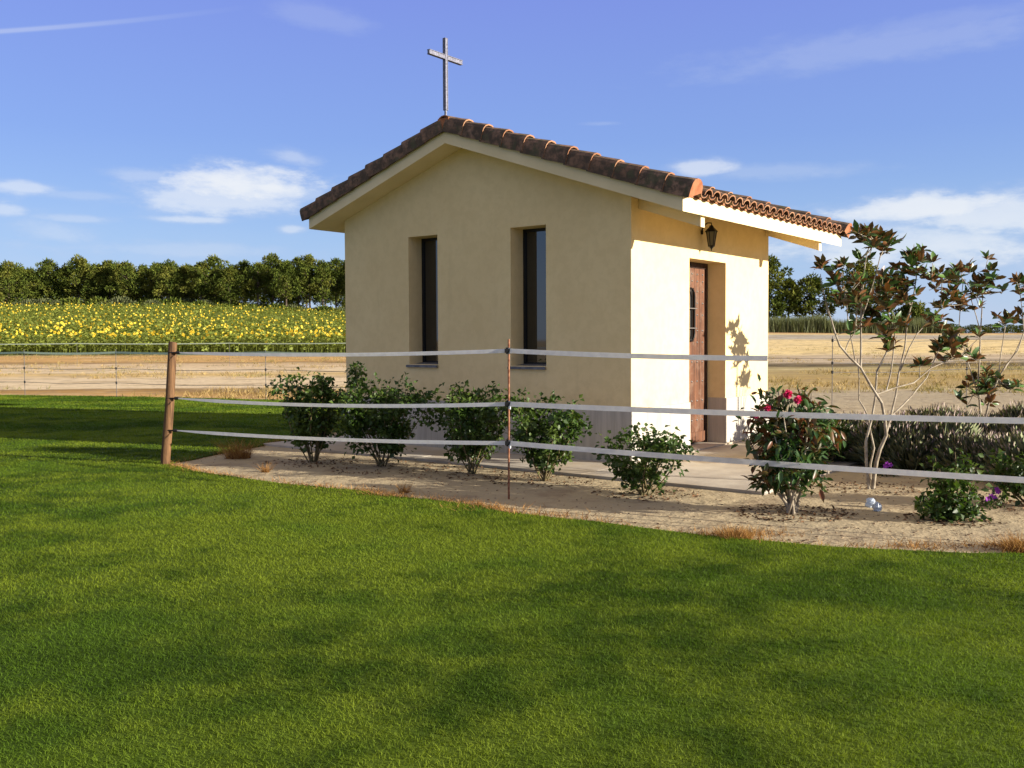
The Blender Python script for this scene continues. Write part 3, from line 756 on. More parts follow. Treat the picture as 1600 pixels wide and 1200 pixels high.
zA_ = [AT(270, y, pA.y).z for y in (551, 622, 672)]
for i, z in enumerate(zB):
    mb = MB(); q = rel((pB.x, pB.y, z))
    mb.tube([q - Vector((0, 0, .028)), q + Vector((0, 0, .028))], .021, 8)
    mb.box(q.x - .03, q.x + .03, q.y - .032, q.y - .016, q.z - .018, q.z + .018)
    mb.build('insulator', M['black'] , rod)
    if i: mb = MB(); mb.tube([q + Vector((0.012, -.03, -.02)), q + Vector((.012, -.034, -.045))], .010, 6); mb.build('clip', M['white'], rod)
Rt = [AT(1600, 655, 6.5), AT(1600, 748, 6.5)]
for i in range(3):
    # span wooden post -> metal post
    mb = MB(); a = Vector((pA.x + .07 + .05 * zA_[i] + .06, pA.y - .05, zA_[i])); b = Vector((pB.x, pB.y - .022, zB[i]))
    if i == 0: a.z -= .0
    tape(mb, rel(a), rel(b), (.03, .045, .03)[i], .036, narrow0=.12, twist=.25)
    mb.build('tape', M['tape'], fn)
    mb = MB(); a2 = Vector((pA.x + .06 * zA_[i], pA.y - .04, zA_[i] + .002))
    mb.tube([rel(a2), rel(a)], .008, 6); mb.tube([rel(a) - Vector((.03, 0, 0)), rel(a) + Vector((.012, -.003, 0))], .017, 8); mb.build('end_insulator', M['black'], fn)
dirC = (pC - pB)
for i in range(3):
    b = Vector((pB.x, pB.y - .024, zB[i]))
    if i == 0:
        k = (AT(1199, 560, 7.35)); kk = (k.x - pB.x) / dirC.x
        c_ = pB + dirC * kk; c_.z = k.z
        mb = MB(); tape(mb, rel(b), rel(c_), .012, .041, twist=.15); mb.build('tape', M['tape'], fn)
        mb = MB(); mb.tube([rel(c_), rel(pC + Vector((0, 0, 1.25)))], .0013, 5); mb.build('wire', M['wire'], fn)
    else:
        r_ = Rt[i - 1]; kk = (r_.x - pB.x) / dirC.x; zc = zB[i] + (r_.z + .012 - zB[i]) / kk
        mb = MB(); tape(mb, rel(b), rel(pC + Vector((0, 0, zc))), .03, .043, twist=.14, n=20); mb.build('tape', M['tape'], fn)
mb = MB(); mb.tube([rel(pC) - Vector((0, 0, .1)), rel(pC) + Vector((0, 0, 1.38))], .0095, 8); mb.build('metal_post', M['rust'], fn)

# far fences
def far_fence(label, pts, hs, tapes, name='far_fence'):
    o0 = Vector((*pts[0], float(HT(*pts[0])))); root = empty(name, o0, label, 'fence')
    P3 = [Vector((x_, y_, float(HT(x_, y_)))) - o0 for x_, y_ in pts]
    for p in P3:
        mb = MB(); mb.tube([p - Vector((0, 0, .1)), p + Vector((0, 0, max(hs) + .08))], .008, 5)
        for h_ in hs: mb.tube([p + Vector((0, 0, h_ - .03)), p + Vector((0, 0, h_ + .03))], .022, 6, 1)
        mb.build('post', [M['wire'], M['black']], root)
    for h_, kind, w_ in zip(hs, tapes, (.05,) * 9):
        mb = MB()
        for a, b in zip(P3[:-1], P3[1:]):
            a = a + Vector((0, -.02, h_)); b = b + Vector((0, -.02, h_))
            if kind: tape(mb, a, b, .03, w_, n=6)
            else: mb.tube([a, a.lerp(b, .5) - Vector((0, 0, .04)), b], .006, 4)
        mb.build('tape' if kind else 'wire', M['tape_far'] if kind else M['wire'], root)
far_fence('tape fence at the far edge of the lawn left of the chapel', [(-21, 27.4), (-17.2, 26.6), (-12.6, 24.8), (-9.9, 24.0), (-5.75, 22.4), (-1.5, 21.0), (1.5, 20.3)], [1.12, .72, .36], [1, 0, 0])
far_fence('pale tape fence running in front of the sunflower field', [(-44, 57), (-33, 55), (-24, 53), (-15, 51), (-8, 49), (0, 47), (6, 45)], [1.22], [1])
far_fence('thin wire fence behind the shrubs right of the chapel', [tuple(G(1300, 638).xy), tuple(G(1510, 628).xy), (15.5, 21)], [1.35, .90, .72], [0, 0, 0])

# ------------------------------------------------------------------ plants
def shrub(name, base, h, w, seed, label, cat, leafmat, stemmat, nst=9, leaves=1500, L=.05, Wd=.034, low=.12, group=None, depth=None, big=False, lobes=None, stem_r=.006, spread=.055):
    r_ = np.random.default_rng(seed); rd = random.Random(seed)
    root = empty(name, base, label, cat, group); depth = depth or w * .85
    mb = MB(); pts = []; dirs = []
    tips = []
    for i in range(nst):
        a = 2 * math.pi * (i + rd.random() * .8) / nst; rr = rd.uniform(.15, 1) ** .6
        if lobes:
            lx, lz, lr = lobes[i % len(lobes)]
            tip = Vector((lx + rd.gauss(0, lr * .5), rd.gauss(0, lr * .6), max(.1, lz + rd.uniform(-lr, lr * .6))))
        else: tip = Vector((math.cos(a) * rr * w / 2, math.sin(a) * rr * depth / 2, h * (1 - .22 * rr ** 2) * rd.uniform(.72, 1.0)))
        p0 = Vector((rd.uniform(-.04, .04), rd.uniform(-.04, .04), -.02))
        mid = p0.lerp(tip, .5) + Vector((rd.uniform(-.05, .05), rd.uniform(-.05, .05), -.02)) + Vector((tip.x * .12, tip.y * .12, 0))
        mb.tube([p0, p0.lerp(mid, .5) + Vector((rd.uniform(-.01, .01), 0, 0)), mid, tip], [stem_r * 1.4, stem_r * 1.2, stem_r, stem_r * .4], 5)
        tips.append((tip, mid, p0))
        for k in range(4):
            q0 = mid.lerp(tip, rd.uniform(-.2, .8)); q0 = q0 if rd.random() > .3 else p0.lerp(mid, rd.uniform(.5, 1))
            q1 = q0 + Vector((rd.gauss(0, .13 * w), rd.gauss(0, .12 * w), rd.uniform(-.02, .16) * h))
            q1.z = max(low * h, min(h, q1.z)); mb.tube([q0, q1], [stem_r * .6, stem_r * .3], 4); tips.append((q1, q0, q0))
    mb.build('stems', stemmat, root)
    per = leaves // len(tips) + 1
    P = []
    for tip, mid, p0 in tips:
        tt = r_.uniform(0.15, 1.0, per)[:, None] ** .7
        seg = np.array(mid)[None] * (1 - tt) + np.array(tip)[None] * tt
        P.append(seg + r_.normal(0, spread, (per, 3)) * np.array([1, 1, .8]))
    P = np.concatenate(P); P[:, 2] = np.maximum(P[:, 2], low * h + r_.uniform(-.03, .03, len(P)))
    D = r_.normal(0, 1, P.shape); D[:, 2] -= .15; D[:, :2] += P[:, :2] * 1.5; N = r_.normal(0, .55, P.shape) + [0, 0, 1]
    Ls = r_.uniform(.6, 1.25, len(P))
    V, Fc = leaf_arrays(P, D, N, L * Ls, Wd * Ls, big=big)
    link('foliage', mesh_np('foliage', V, Fc, [leafmat]), root)
    return root
RG = 'rose bushes planted in the sand bed'
rose = [
 ((489, 722), 1.14, .84, 2800, 'tall rose bush at the far left end of the bed, by the dry tuft', None),
 ((596, 729), 1.20, 1.22, 4100, 'widest rose bush, below the left window of the chapel', None),
 ((738, 740), 1.0, 1.05, 3000, 'rose bush directly left of the thin rusty fence rod', None),
 ((850, 751), .92, .84, 2500, 'rose bush directly right of the thin rusty fence rod', None),
 ((1008, 773), .68, .74, 1500, 'small rose bush in front of the near corner of the chapel', None),
 ((1478, 812), .70, .60, 900, 'straggly rose bush with two upright shoots, right of the white litter', [(-.06, .50, .10), (.20, .42, .09), (.0, .14, .13), (-.12, .16, .1), (.12, .15, .1), (-.06, .36, .08)]),
 ((1612, 792), .55, .60, 900, 'rose bush cut off by the right edge of the photo', None),
]
for i, (pp, h, w, n, lb, lob) in enumerate(rose):
    shrub('rose_bush', G(*pp), h, w, 31 + i, lb, 'rose bush', M['rose_leaf'], M['rose_stem'], 12, n, .056, .043, .035, RG, lobes=lob, spread=.05)
shrub('rose_bush', G(1285, 728), .72, .62, 71, 'dark green rose bush behind the pink flowered shrub', 'rose bush', M['rose_leaf'], M['rose_stem'], 9, 900, .06, .04, .25, RG)
shrub('rose_bush', G(1445, 690), .36, .36, 72, 'small low green bush right of the tall magnolia stems, far side of the lavender', 'rose bush', M['rose_leaf'], M['rose_stem'], 7, 400, .06, .045, .2, RG)
# pink flowered shrub with reddish leaves
pb = G(1237, 802)
pf = shrub('flowering_shrub', pb, 1.1, .76, 90, 'shrub with reddish leaves and two pink blooms beside the chapel door wall', 'shrub', M['olean_leaf'], M['bark'], 15, 2500, .095, .036, .2, big=True, stem_r=.010, spread=.055)
for (px, py, r) in ((1231, 616, .028), (1247, 625, .026), (1199, 637, .022), (1181, 650, .018)):
    q = AT(px, py, pb.y - .05) - pb; n = 60; D = unit(rng.normal(0, 1, (n, 3)))
    V, Fc = leaf_arrays(np.array(q) + D * r * .2, D, rng.normal(0, 1, (n, 3)), r * 1.3, r * 1.1)
    link('flower', mesh_np('flower', V, Fc, [M['pinkflower']]), pf)
    mb = MB(); mb.tube([q, q + Vector((.0, .02, -.08))], .004, 5); mb.build('flower_stalk', M['rose_stem'], pf)
# petunias
for k, (px, py, lb) in enumerate(((1388, 738, 'small purple petunia behind the pale litter, under the lavender'), (1546, 786, 'purple petunia right of the straggly rose bush'))):
    b0 = G(px, py + 6); root = shrub('petunia', b0, .12, .22, 120 + k, lb, 'petunia', M['rose_leaf'], M['rose_stem'], 6, 130, .03, .02, .1, 'petunias in the bed', stem_r=.003, spread=.02)
    for j in range(5):
        c = (random.uniform(-.09, .09), random.uniform(-.07, .0), random.uniform(.06, .15))
        D = np.array([(math.cos(a), -.35, math.sin(a)) for a in np.linspace(0, 2 * math.pi, 6)[:-1]])
        V, Fc = leaf_arrays(np.tile(c, (5, 1)), D, np.tile([0, -1.0, .2], (5, 1)), .028, .030, fold=.05)
        link('flower', mesh_np('flower', V, Fc, [M['purpleflower']]), root)

V_, F_, o_ = [], [], 0
for (pp, rad_, k_) in [(r_[0], r_[2] * .55, 150) for r_ in rose] + [((1237, 802), .42, 260), ((1362, 764), .4, 160), ((1285, 728), .4, 60)]:
    c = G(*pp); a = rng.uniform(0, 2 * np.pi, k_); q = rad_ * np.sqrt(rng.uniform(0, 1, k_)) * 1.2
    P = np.stack([c.x + q * np.cos(a), c.y + q * np.sin(a) * .8, np.full(k_, .006)], 1)
    V, Fc = leaf_arrays(P, rng.normal(0, 1, P.shape) * [1, 1, .15], rng.normal(0, .3, P.shape) + [0, 0, 1], rng.uniform(.02, .05, k_), rng.uniform(.012, .028, k_))
    V_.append(V); F_.append(Fc + o_); o_ += len(V)
tag(link('fallen_leaves', mesh_np('fallen_leaves', np.concatenate(V_), np.concatenate(F_), [M['mulch']])), 'brown dead leaves on the sand under the shrubs', 'dead leaves', kind='stuff')

# magnolias
def magnolia(name, base, label, stems, clusters, Y, seed, nl):
    rd = random.Random(seed); r_ = np.random.default_rng(seed)
    root = empty(name, base, label, 'magnolia tree', 'magnolia trees in the bed')
    mb = MB(); jit = {}
    ends = []
    for k, (pts, r0, r1, dep) in enumerate(stems):
        q = []
        for i, (px, py) in enumerate(pts):
            f = i / (len(pts) - 1); d0, d1_ = dep
            q.append(AT(px, py, Y + d0 + (d1_ - d0) * f) - base)
        if k and pts[0][1] < 735:
            cand = [a.lerp(b, f_) for q_ in ends for a, b in zip(q_[:-1], q_[1:]) for f_ in (0, .25, .5, .75, 1)]
            q[0] = min(cand, key=lambda p: (p - q[0]).length)
        # subdivide with small wiggle
        qq = [q[0]]
        for a, b in zip(q[:-1], q[1:]):
            m_ = a.lerp(b, .5) + Vector((rd.gauss(0, .006), rd.gauss(0, .01), rd.gauss(0, .004))); qq += [m_, b]
        mb.tube(qq, [r0 + (r1 - r0) * i / (len(qq) - 1) for i in range(len(qq))], 7)
        ends.append(q)
    allq = [a.lerp(b, f_) for q in ends for a, b in zip(q[:-1], q[1:]) for f_ in (0, .33, .67, 1)]
    P, D, N = [], [], []; Ls = []
    for (px, py, rad, dy, cnt) in clusters:
        c = AT(px, py, Y + dy) - base; rw = rad * (Y + dy) / F
        near = min(allq, key=lambda p: (p - c).length)
        if (near - c).length > .05: mb.tube([near, near.lerp(c, .5) + Vector((0, 0, -.02)), c], [.006, .005, .004], 5)
        nros = max(1, int(cnt / 4))
        for _ in range(nros):
            rc_ = c + Vector((rd.gauss(0, rw * .62), rd.gauss(0, rw * .62), rd.gauss(0, rw * .55))) if nros > 1 else c
            if nros > 1: mb.tube([c, rc_], [.004, .003], 4)
            for j in range(7):
                a = j * .9 + rd.uniform(-.3, .3); e_ = rd.uniform(-.15, 1.3)
                d_ = Vector((math.cos(a) * math.cos(e_), math.sin(a) * math.cos(e_), math.sin(e_)))
                P.append(rc_ + d_ * .008); D.append(d_)
                nrm = Vector((0, 0, 1)) - d_ * d_.z + Vector((rd.gauss(0, .7), rd.gauss(0, .7), rd.gauss(0, .3))); N.append(nrm); Ls.append(rd.uniform(.6, 1.15) * nl)
    mb.build('trunk', M['bark'], root)
    Ls = np.array(Ls)
    V, Fc = leaf_arrays(np.array(P), np.array(D), np.array(N), Ls, Ls * .46, big=True)
    link('crown', mesh_np('crown', V, Fc, [M['magnolia_leaf']]), root)
    return root
mb1 = G(1362, 764); Y1 = mb1.y
magnolia('magnolia_tree', mb1, 'bare-stemmed multi-trunk magnolia nearest the chapel, tallest of the two', [
 ([(1364, 764), (1370, 720), (1385, 680), (1378, 630), (1345, 575), (1312, 540), (1299, 500), (1290, 470)], .020, .005, (0, -.1)),
 ([(1358, 764), (1354, 725), (1353, 690), (1362, 655), (1370, 580), (1392, 525), (1402, 490)], .016, .006, (0, .15)),
 ([(1360, 750), (1366, 700), (1356, 650), (1342, 625), (1340, 560)], .010, .005, (.02, .2)),
 ([(1350, 572), (1345, 500), (1350, 430), (1354, 398)], .010, .005, (-.05, 0)),
 ([(1346, 505), (1362, 450), (1375, 402)], .007, .004, (-.05, .0)),
 ([(1386, 690), (1392, 650), (1404, 585), (1418, 500), (1433, 425)], .012, .005, (0, .2)),
 ([(1398, 590), (1420, 545), (1452, 500), (1470, 480)], .007, .004, (.05, .2)),
 ([(1380, 615), (1428, 598), (1455, 575), (1490, 560)], .008, .004, (0, .2)),
 ([(1398, 650), (1425, 618), (1448, 590), (1470, 540), (1480, 500)], .008, .004, (.1, .3)),
 ([(1378, 600), (1395, 560), (1400, 500), (1378, 455)], .008, .004, (0, .2)),
 ([(1318, 545), (1335, 520), (1340, 480)], .006, .004, (-.05, -.1)),
 ([(1340, 570), (1325, 500), (1318, 440)], .006, .004, (-.05, -.1)),
 ([(1297, 495), (1286, 455), (1282, 428)], .004, .003, (-.1, -.1)),
 ], [(1366, 376, 26, 0, 55), (1360, 374, 14, -.1, 26), (1382, 382, 18, .1, 30), (1282, 420, 4, -.1, 12), (1316, 420, 6, -.1, 13), (1306, 440, 8, -.15, 12), (1328, 458, 20, -.1, 30), (1345, 448, 16, .1, 26), (1318, 470, 14, -.1, 26),
     (1378, 452, 24, .1, 45), (1405, 448, 22, .2, 39), (1350, 480, 18, .1, 30), (1385, 482, 18, 0, 26), (1420, 470, 18, .1, 30), (1340, 512, 12, 0, 18), (1375, 525, 9, .1, 13), (1405, 505, 10, .1, 13), (1398, 545, 9, .1, 13), (1365, 505, 12, .1, 18),
     (1432, 410, 22, .2, 45), (1456, 428, 14, .2, 18), (1415, 420, 10, .15, 13), (1472, 440, 18, .2, 26), (1462, 500, 18, .2, 26), (1480, 478, 16, .2, 26), (1492, 538, 20, .25, 40), (1512, 545, 14, .2, 18), (1476, 545, 12, .2, 18), (1437, 575, 4, .05, 10)], Y1, 5, .120)
b2 = G(1530, 706); Y2 = b2.y
magnolia('magnolia_tree', b2, 'smaller magnolia behind the lavender at the right edge of the photo', [
 ([(1532, 706), (1532, 650), (1528, 600), (1532, 520), (1536, 455)], .018, .005, (0, 0)),
 ([(1536, 690), (1545, 630), (1560, 590), (1590, 548), (1606, 500)], .014, .005, (0, -.1)),
 ([(1530, 620), (1512, 565), (1498, 520), (1505, 440)], .009, .004, (0, .1)),
 ([(1560, 590), (1566, 540), (1572, 490)], .008, .004, (0, .1)),
 ([(1565, 585), (1600, 520), (1594, 460)], .007, .004, (0, .1)),
 ([(1540, 520), (1518, 470), (1515, 440)], .006, .004, (0, .1)),
 ], [(1502, 432, 16, 0, 39), (1536, 436, 20, .1, 45), (1524, 462, 16, 0, 26), (1545, 455, 12, .1, 18), (1486, 450, 12, .1, 18), (1592, 452, 16, 0, 30), (1566, 500, 14, 0, 22), (1596, 492, 14, .1, 22), (1545, 608, 24, 0, 45), (1520, 618, 20, 0, 30), (1568, 600, 16, 0, 22), (1530, 590, 12, .1, 18), (1500, 480, 12, .1, 18), (1625, 470, 16, 0, 26)], Y2, 8, .138)

# lavender clumps
def lav_proto():
    r_ = np.random.default_rng(3)
    root = empty('lavender_clump', (0, 0, 0), 'grey-green lavender clump in the bed beside the magnolias', 'lavender', 'lavender clumps')
    n = 1700; a = r_.uniform(0, 2 * np.pi, n); rr = np.sqrt(r_.uniform(0, 1, n)) * .10
    P = np.stack([rr * np.cos(a), rr * np.sin(a), np.zeros(n)], 1)
    out = np.stack([np.cos(a), np.sin(a), np.zeros(n)], 1) * (r_.uniform(0, .32, n) * (rr / .1) ** .7)[:, None]
    H = r_.uniform(.16, .46, n); tip = P + out + np.stack([0 * H, 0 * H, H * np.sqrt(np.maximum(.1, 1 - (np.linalg.norm(out, axis=1) / .36) ** 2))], 1)
    V, Fc = leaf_arrays(P, tip - P, r_.normal(0, 1, P.shape), np.linalg.norm(tip - P, axis=1), .0075)
    k = r_.choice(n, 420, replace=False); d = unit(tip[k] - P[k])
    V2, F2 = leaf_arrays(tip[k] - d * .01, d + [0, 0, .3], r_.normal(0, 1, d.shape), .05, .010)
    link('foliage', mesh_np('foliage', np.concatenate([V, V2]), np.concatenate([Fc, F2 + len(V)]), [M['lav_leaf'], M['lav_flower']], [0] * len(Fc) + [1] * len(F2)), root)
    return root
lav = lav_proto()
lpos = [(1310, 722), (1335, 715), (1392, 730), (1425, 735), (1405, 712), (1450, 728), (1478, 735), (1505, 742), (1540, 745), (1575, 750), (1610, 760), (1470, 712), (1505, 716), (1545, 722), (1580, 724), (1620, 730), (1440, 702), (1490, 698), (1560, 702), (1600, 704), (1660, 740), (1650, 715), (1275, 708)]
for i, (px, py) in enumerate(lpos):
    o = lav if i == 0 else copy_tree(lav)
    o.location = G(px, py); s_ = random.uniform(.85, 1.2); o.scale = (s_, s_, s_ * random.uniform(.9, 1.15)); o.rotation_euler = (0, 0, random.uniform(0, 6))

# dry tufts
for (px, py, n, r, h, lb) in ((372, 716, 650, .15, .27, 'rusty dry grass tuft behind the left fence post'), (1592, 862, 520, .10, .14, 'dry orange grass tuft at the lawn edge by the right border'), (1148, 842, 420, .12, .11, 'dry brown grass tuft at the lawn edge below the flowering shrub'), (632, 770, 110, .05, .14, 'sparse dry weed on the sand below the widest rose bush'),(415,738,120,.04,.13,'small sparse dry weed near the left fence post')):
    c = G(px, py); P = np.zeros((n, 3)); a = rng.uniform(0, 2 * np.pi, n); rr = r * np.sqrt(rng.uniform(0, 1, n)); P[:, 0] = rr * np.cos(a); P[:, 1] = rr * np.sin(a) * .7
    V, Fc = grass_arrays(P, rng.uniform(.3, 1, n) * h, np.full(n, .005), 1.5)
    o = link('dry_tuft', mesh_np('dry_tuft', V, Fc, [M['dry']])); o.location = c; tag(o, lb, 'dry tuft', 'dry tufts')

# crumpled litter
for k, (px, py) in enumerate(((1356, 792), (1370, 798))):
    c = G(px, py); mb = MB(); rd = random.Random(k); n = 9; rings = []
    vs = []
    for j in range(6):
        z = j * .016; rr = (.028, .034, .037, .036, .030, .014)[j]
        for i in range(n): a = 2 * math.pi * i / n; q = rr * rd.uniform(.7, 1.25); vs.append((q * math.cos(a), q * math.sin(a), z + rd.uniform(-.006, .006)))
    fs = [(j * n + i, j * n + (i + 1) % n, j * n + n + (i + 1) % n, j * n + n + i) for j in range(5) for i in range(n)] + [tuple(range(5 * n, 6 * n))]
    mb.add(vs, fs); o = mb.build('plastic_litter', M['litter']); o.location = c; o.rotation_euler = (.2, .5 * (1 - 2 * k), k)
    tag(o, ('left', 'right')[k] + ' of two pale crumpled plastic scraps on the sand', 'litter', 'plastic scraps')

# ------------------------------------------------------------------ sunflowers
def sunflower_arrays(P, rngs, head, lodl=6):
    n = len(P); Vs, Fs, Ms = [], [], []; off = 0
    H = rngs.uniform(1.0, 1.75, n)
    top = P + np.stack([rngs.normal(0, .04, n), rngs.normal(0, .04, n), H], 1)
    def push(V, Fc, m_):
        nonlocal off
        Vs.append(V); Fs.append(Fc + off); Ms.append(np.full(len(Fc), m_)); off += len(V)
    w = np.array([.018, 0, 0]); V = np.stack([P - w, P + w, top], 1).reshape(-1, 3); push(V, np.arange(3 * n).reshape(-1, 3), 0)
    for k in range(lodl):
        f = rngs.uniform(.3, .97, n)[:, None]; q = P * (1 - f) + top * f; a = rngs.uniform(0, 2 * np.pi, n)
        D = np.stack([np.cos(a), np.sin(a), rngs.uniform(-.5, .35, n)], 1); V, Fc = leaf_arrays(q, D, np.tile([0, 0, 1.], (n, 1)) + rngs.normal(0, .4, (n, 3)), rngs.uniform(.25, .42, n), rngs.uniform(.2, .3, n)); push(V, Fc, 0)
    ih = np.where(head)[0]; m_ = len(ih)
    if m_:
        a = rngs.normal(-1.2, .75, m_); nr = np.stack([np.cos(a), np.sin(a), rngs.normal(.05, .25, m_)], 1); nr = unit(nr)
        s_ = unit(np.cross(nr, [0, 0, 1.0])); u_ = np.cross(s_, nr); c = top[ih] + nr * .05
        for rad, kk, mi, fo in ((.115, 9, 1, 0.0), (.036, 6, 2, .025)):
            an = np.linspace(0, 2 * np.pi, kk, endpoint=False); rj = rad * rngs.uniform(.8, 1.15, (m_, kk))
            V = (c[:, None] + nr[:, None] * fo + s_[:, None] * (np.cos(an)[None, :, None] * rj[..., None]) + u_[:, None] * (np.sin(an)[None, :, None] * rj[..., None])).reshape(-1, 3)
            Fc = (np.arange(m_)[:, None] * kk + np.arange(kk)[None])
            tri = np.concatenate([Fc[:, [0, i, i + 1]] for i in range(1, kk - 1)], 0); push(V, tri, mi)
    return np.concatenate(Vs), np.concatenate(Fs), np.concatenate(Ms)
SM = [M['sun_leaf'], M['sun_petal'], M['sun_disc']]
protos = []
for k in range(8):
    V, Fc, mi = sunflower_arrays(np.zeros((1, 3)), np.random.default_rng(200 + k), np.array([k < 2]), 9)
    protos.append(mesh_np('sunflower', V, Fc, SM, mi))
rows = []
yf = 81.0
xsn = np.arange(-52, -11.0, .42)
k = 0
for r_i in range(3):
    for x_ in xsn + r_i * .2:
        if len(rows) >= 294: break
        rows.append((x_ + random.uniform(-.12, .12), yf + r_i * 1.0 + random.uniform(-.2, .2) + (x_ + 30) * -.03))
for (x_, y_) in rows:
    o = link('sunflower', protos[random.randrange(8)]); o.location = (x_, y_, float(HT(x_, y_))); o.rotation_euler = (0, 0, random.uniform(-.4, .4)); sc = random.uniform(.88, 1.12); o.scale = (sc,) * 3
    tag(o, 'sunflower in the front rows of the field left of the chapel', 'sunflower', 'sunflowers in the front rows')
n = 30000
y_ = yf + 3.2 + (rng.uniform(0, 1, n) ** 1.15) * 116; x_ = rng.uniform(-.62, .02, n) * y_ - 0
x_[:9000] = rng.uniform(-.62, .02, 9000) * 90; y_[:9000] = rng.uniform(yf + 3, yf + 28, 9000)
keep = (x_ < -.12 * y_ + 2); x_, y_ = x_[keep], y_[keep]
P = np.stack([x_, y_, HT(x_, y_)], 1)
patch = np.array([noise.noise(Vector((a * .05, b * .09, 0))) for a, b in zip(x_, y_)])
head = rng.uniform(0, 1, len(P)) < (.075 + .16 * patch)
V, Fc, mi = sunflower_arrays(P, rng, head, 4)
tag(link('sunflower_field', mesh_np('sunflower_field', V, Fc, SM, mi)), 'field of sunflowers rising to the pine wood', 'sunflower field', kind='stuff')

# ------------------------------------------------------------------ pines
def pine_mesh(seed, h, w, crown0, clumps, needles, flat=1.0):
    rd = random.Random(seed); r_ = np.random.default_rng(seed)
    mb = MB(); lean = Vector((rd.gauss(0, .25), rd.gauss(0, .25), 0))
    spine = [Vector((0, 0, -.3)), Vector((0, 0, h * .3)) + lean * .4, Vector((0, 0, h * .6)) + lean, Vector((0, 0, h * .93)) + lean * 1.2]
    mb.tube(spine, [h * .022, h * .017, h * .012, h * .004], 7)
    P = []; Cs = []
    for i in range(clumps):
        f = (i + .5) / clumps; z = h * (crown0 + (1 - crown0) * f)
        k = (f - .0); prof = (math.sin(math.pi * min(1, .2 + k * .80)) ** .55) * flat * rd.uniform(.75, 1.2)
        a = i * 2.4 + rd.random(); rr = w / 2 * prof * rd.uniform(.25, 1.0)
        c = Vector((rr * math.cos(a), rr * math.sin(a), z)) + lean * (z / h)
        if f > .93: c = Vector((rr * .3 * math.cos(a), rr * .3 * math.sin(a), z)) + lean
        s = c.copy(); s.x, s.y = lean.x * z / h, lean.y * z / h; s.z -= rr * .35
        mb.tube([s, s.lerp(c, .5) + Vector((0, 0, -.08)), c], [h * .006, h * .004, h * .002], 4, cap=False)
        cr = w * rd.uniform(.075, .165)
        q = unit(r_.normal(0, 1, (needles, 3))) * (r_.uniform(.3, 1, (needles, 1)) ** .5) * [cr, cr, cr * .62] + np.array(c)
        P.append(q); Cs.append(np.tile(np.array(c), (needles, 1)))
    P = np.concatenate(P); Cs = np.concatenate(Cs)
    D = unit(P - Cs) + r_.normal(0, .5, P.shape) + [0, 0, .35]
    V, Fc = leaf_arrays(P, D, r_.normal(0, 1, P.shape), r_.uniform(.32, .62, len(P)), r_.uniform(.14, .26, len(P)))
    tm = bpy.data.meshes.new('trunk'); tm.from_pydata(mb.v, [], mb.f); tm.materials.append(M['pine_bark']); tm.update()
    return tm, mesh_np('crown', V, Fc, [M['pine_leaf']])
def pine(meshes, loc, sc, label, group=None, cat='pine tree', rz=None):
    root = empty('pine_tree', loc, label, cat, group, rz=random.uniform(0, 6.28) if rz is None else rz)
    root.scale = sc if hasattr(sc, '__len__') else (sc,) * 3
    link('trunk', meshes[0], root); link('crown', meshes[1], root)
    return root
wood = [pine_mesh(40 + k, 10.0, 7.2, (.24, .34, .2, .38, .28)[k], 54, 74) for k in range(5)]
openw = [pine_mesh(60 + k, 10.0, 7.0, (.40, .34, .44)[k], 44, 74) for k in range(3)]
tops = [(-60, 408), (-25, 402), (12, 412), (42, 424), (72, 409), (98, 422), (122, 405), (150, 416), (170, 411), (200, 413), (232, 424), (262, 412), (288, 419), (312, 414), (336, 404), (360, 420), (380, 411), (402, 414), (426, 401), (446, 412), (466, 406), (484, 403), (504, 412), (524, 408), (545, 410), (570, 404), (600, 412)]
for i, (px, py) in enumerate(tops):
    Yt = random.uniform(198, 212); p = AT(px, py, Yt); z0 = float(HT(p.x, Yt)); h = p.z - z0
    pine(wood[i % 5] if px < 370 else openw[i % 3], (p.x, Yt, z0), (random.uniform(.9, 1.15), 1.0, h / 10.0), 'rounded green pine in the front row of the wood behind the sunflowers', 'pines of the wood, front row')
for i in range(30):
    px = -90 + i * 24 + random.uniform(-8, 8); Yt = random.uniform(220, 250); p = AT(px, random.uniform(414, 428), Yt); z0 = float(HT(p.x, Yt)); h = p.z - z0
    pine(wood[(i * 3 + 1) % 5], (p.x, Yt, z0), (1.15, 1.1, h / 10.0), 'pine standing deeper in the wood behind the front row', 'pines of the wood, back rows')
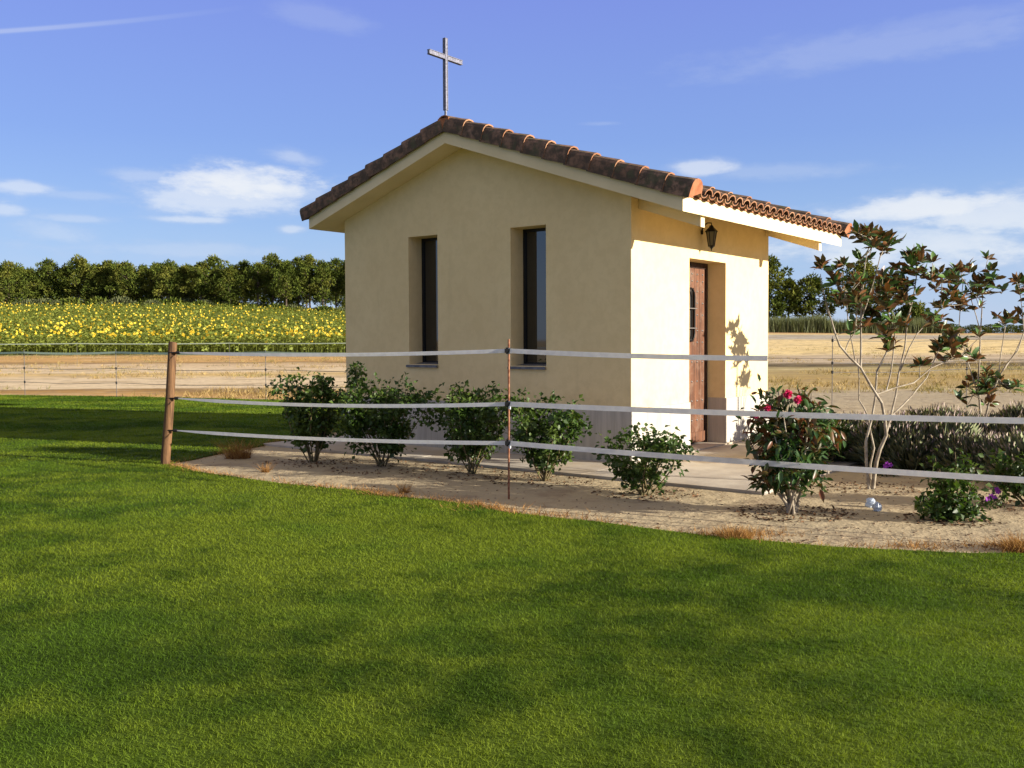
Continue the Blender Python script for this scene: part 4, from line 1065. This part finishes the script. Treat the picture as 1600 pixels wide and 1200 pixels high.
# understorey bushes of the wood
ub = []
for k in range(2):
    r_ = np.random.default_rng(70 + k); n = 900; q = unit(r_.normal(0, 1, (n, 3))) * (r_.uniform(.3, 1, (n, 1)) ** .5) * [2.0, 1.6, 1.3]; q[:, 2] = np.abs(q[:, 2])
    V, Fc = leaf_arrays(q, q + r_.normal(0, .6, q.shape), r_.normal(0, 1, q.shape), .4, .22); ub.append(mesh_np('woodland_bush', V, Fc, [M['reed'] if k else M['pine_leaf']]))
for i in range(68):
    px = -80 + i * 9.8 + random.uniform(-6, 6); Yt = random.uniform(197, 204); p = AT(px, 470, Yt); o = link('woodland_bush', ub[i % 2]); o.location = (p.x, Yt, float(HT(p.x, Yt)) - .2); s_ = random.uniform(.9, 1.5); o.scale = (s_ * 1.2, s_, s_ * (1.45 if px < 370 else 1.15))
    tag(o, 'low bush at the foot of the pine wood', 'bush', 'bushes at the foot of the wood')
# single pines on the right
YR = 128
for k, (px, ytop, w, c0, lb, nc) in enumerate(((1202, 405, 6.4, .20, 'tall pine half hidden by the right corner of the chapel', 44), (1232, 440, 3.6, .38, 'slim pine just right of the chapel corner', 22), (1272, 436, 5.6, .34, 'round-topped pine standing alone between chapel and magnolia', 34), (1346, 414, 6.8, .30, 'pine seen behind the top of the tall magnolia', 44), (1426, 478, 5.0, .2, 'low broad pine behind the right side of the tall magnolia', 34))):
    p = AT(px, ytop, YR); z0 = float(HT(p.x, YR)); h = p.z - z0
    ms = pine_mesh(90 + k, h, w * 1.05, c0, nc, 85, 1.0); pine(ms, (p.x, YR, z0), 1.0, lb, rz=0)
# distant tree line on the right
dt = []
for k in range(3):
    dt.append(pine_mesh(140 + k, 5.0, 6.5, .15, 20, 60))
for i in range(15):
    px = 1472 + i * 15 + random.uniform(-4, 4); Yt = 255 + random.uniform(-12, 12); p = AT(px, random.uniform(504, 514), Yt); z0 = float(HT(p.x, Yt)); h = p.z - z0
    pine(dt[i % 3], (p.x, Yt, z0), (1, 1, h / 5), 'small distant tree in the line on the horizon at right', 'distant trees on the horizon')
for i, px in enumerate((1130, 1165, 1190)):
    pass
# reeds
n = 26000
px = rng.uniform(1120, 1500, n) + rng.normal(0, 3, n); Yr = rng.uniform(119, 125, n); x_ = (px - 800) / F * Yr
hgt = np.array([2.0 + 1.3 * noise.noise(Vector((a * .25, 0, 5))) + .5 * noise.noise(Vector((a * 1.5, 0, 5))) for a in x_]) * np.clip((1500 - px) / 60, .35, 1)
V, Fc = grass_arrays(np.stack([x_, Yr, HT(x_, Yr) - .05], 1), hgt * rng.uniform(.6, 1.1, n), np.full(n, .10), .3)
tag(link('reeds', mesh_np('reeds', V, Fc, [M['reed']])), 'band of grey-green reeds in front of the lone pines', 'reeds', kind='stuff')
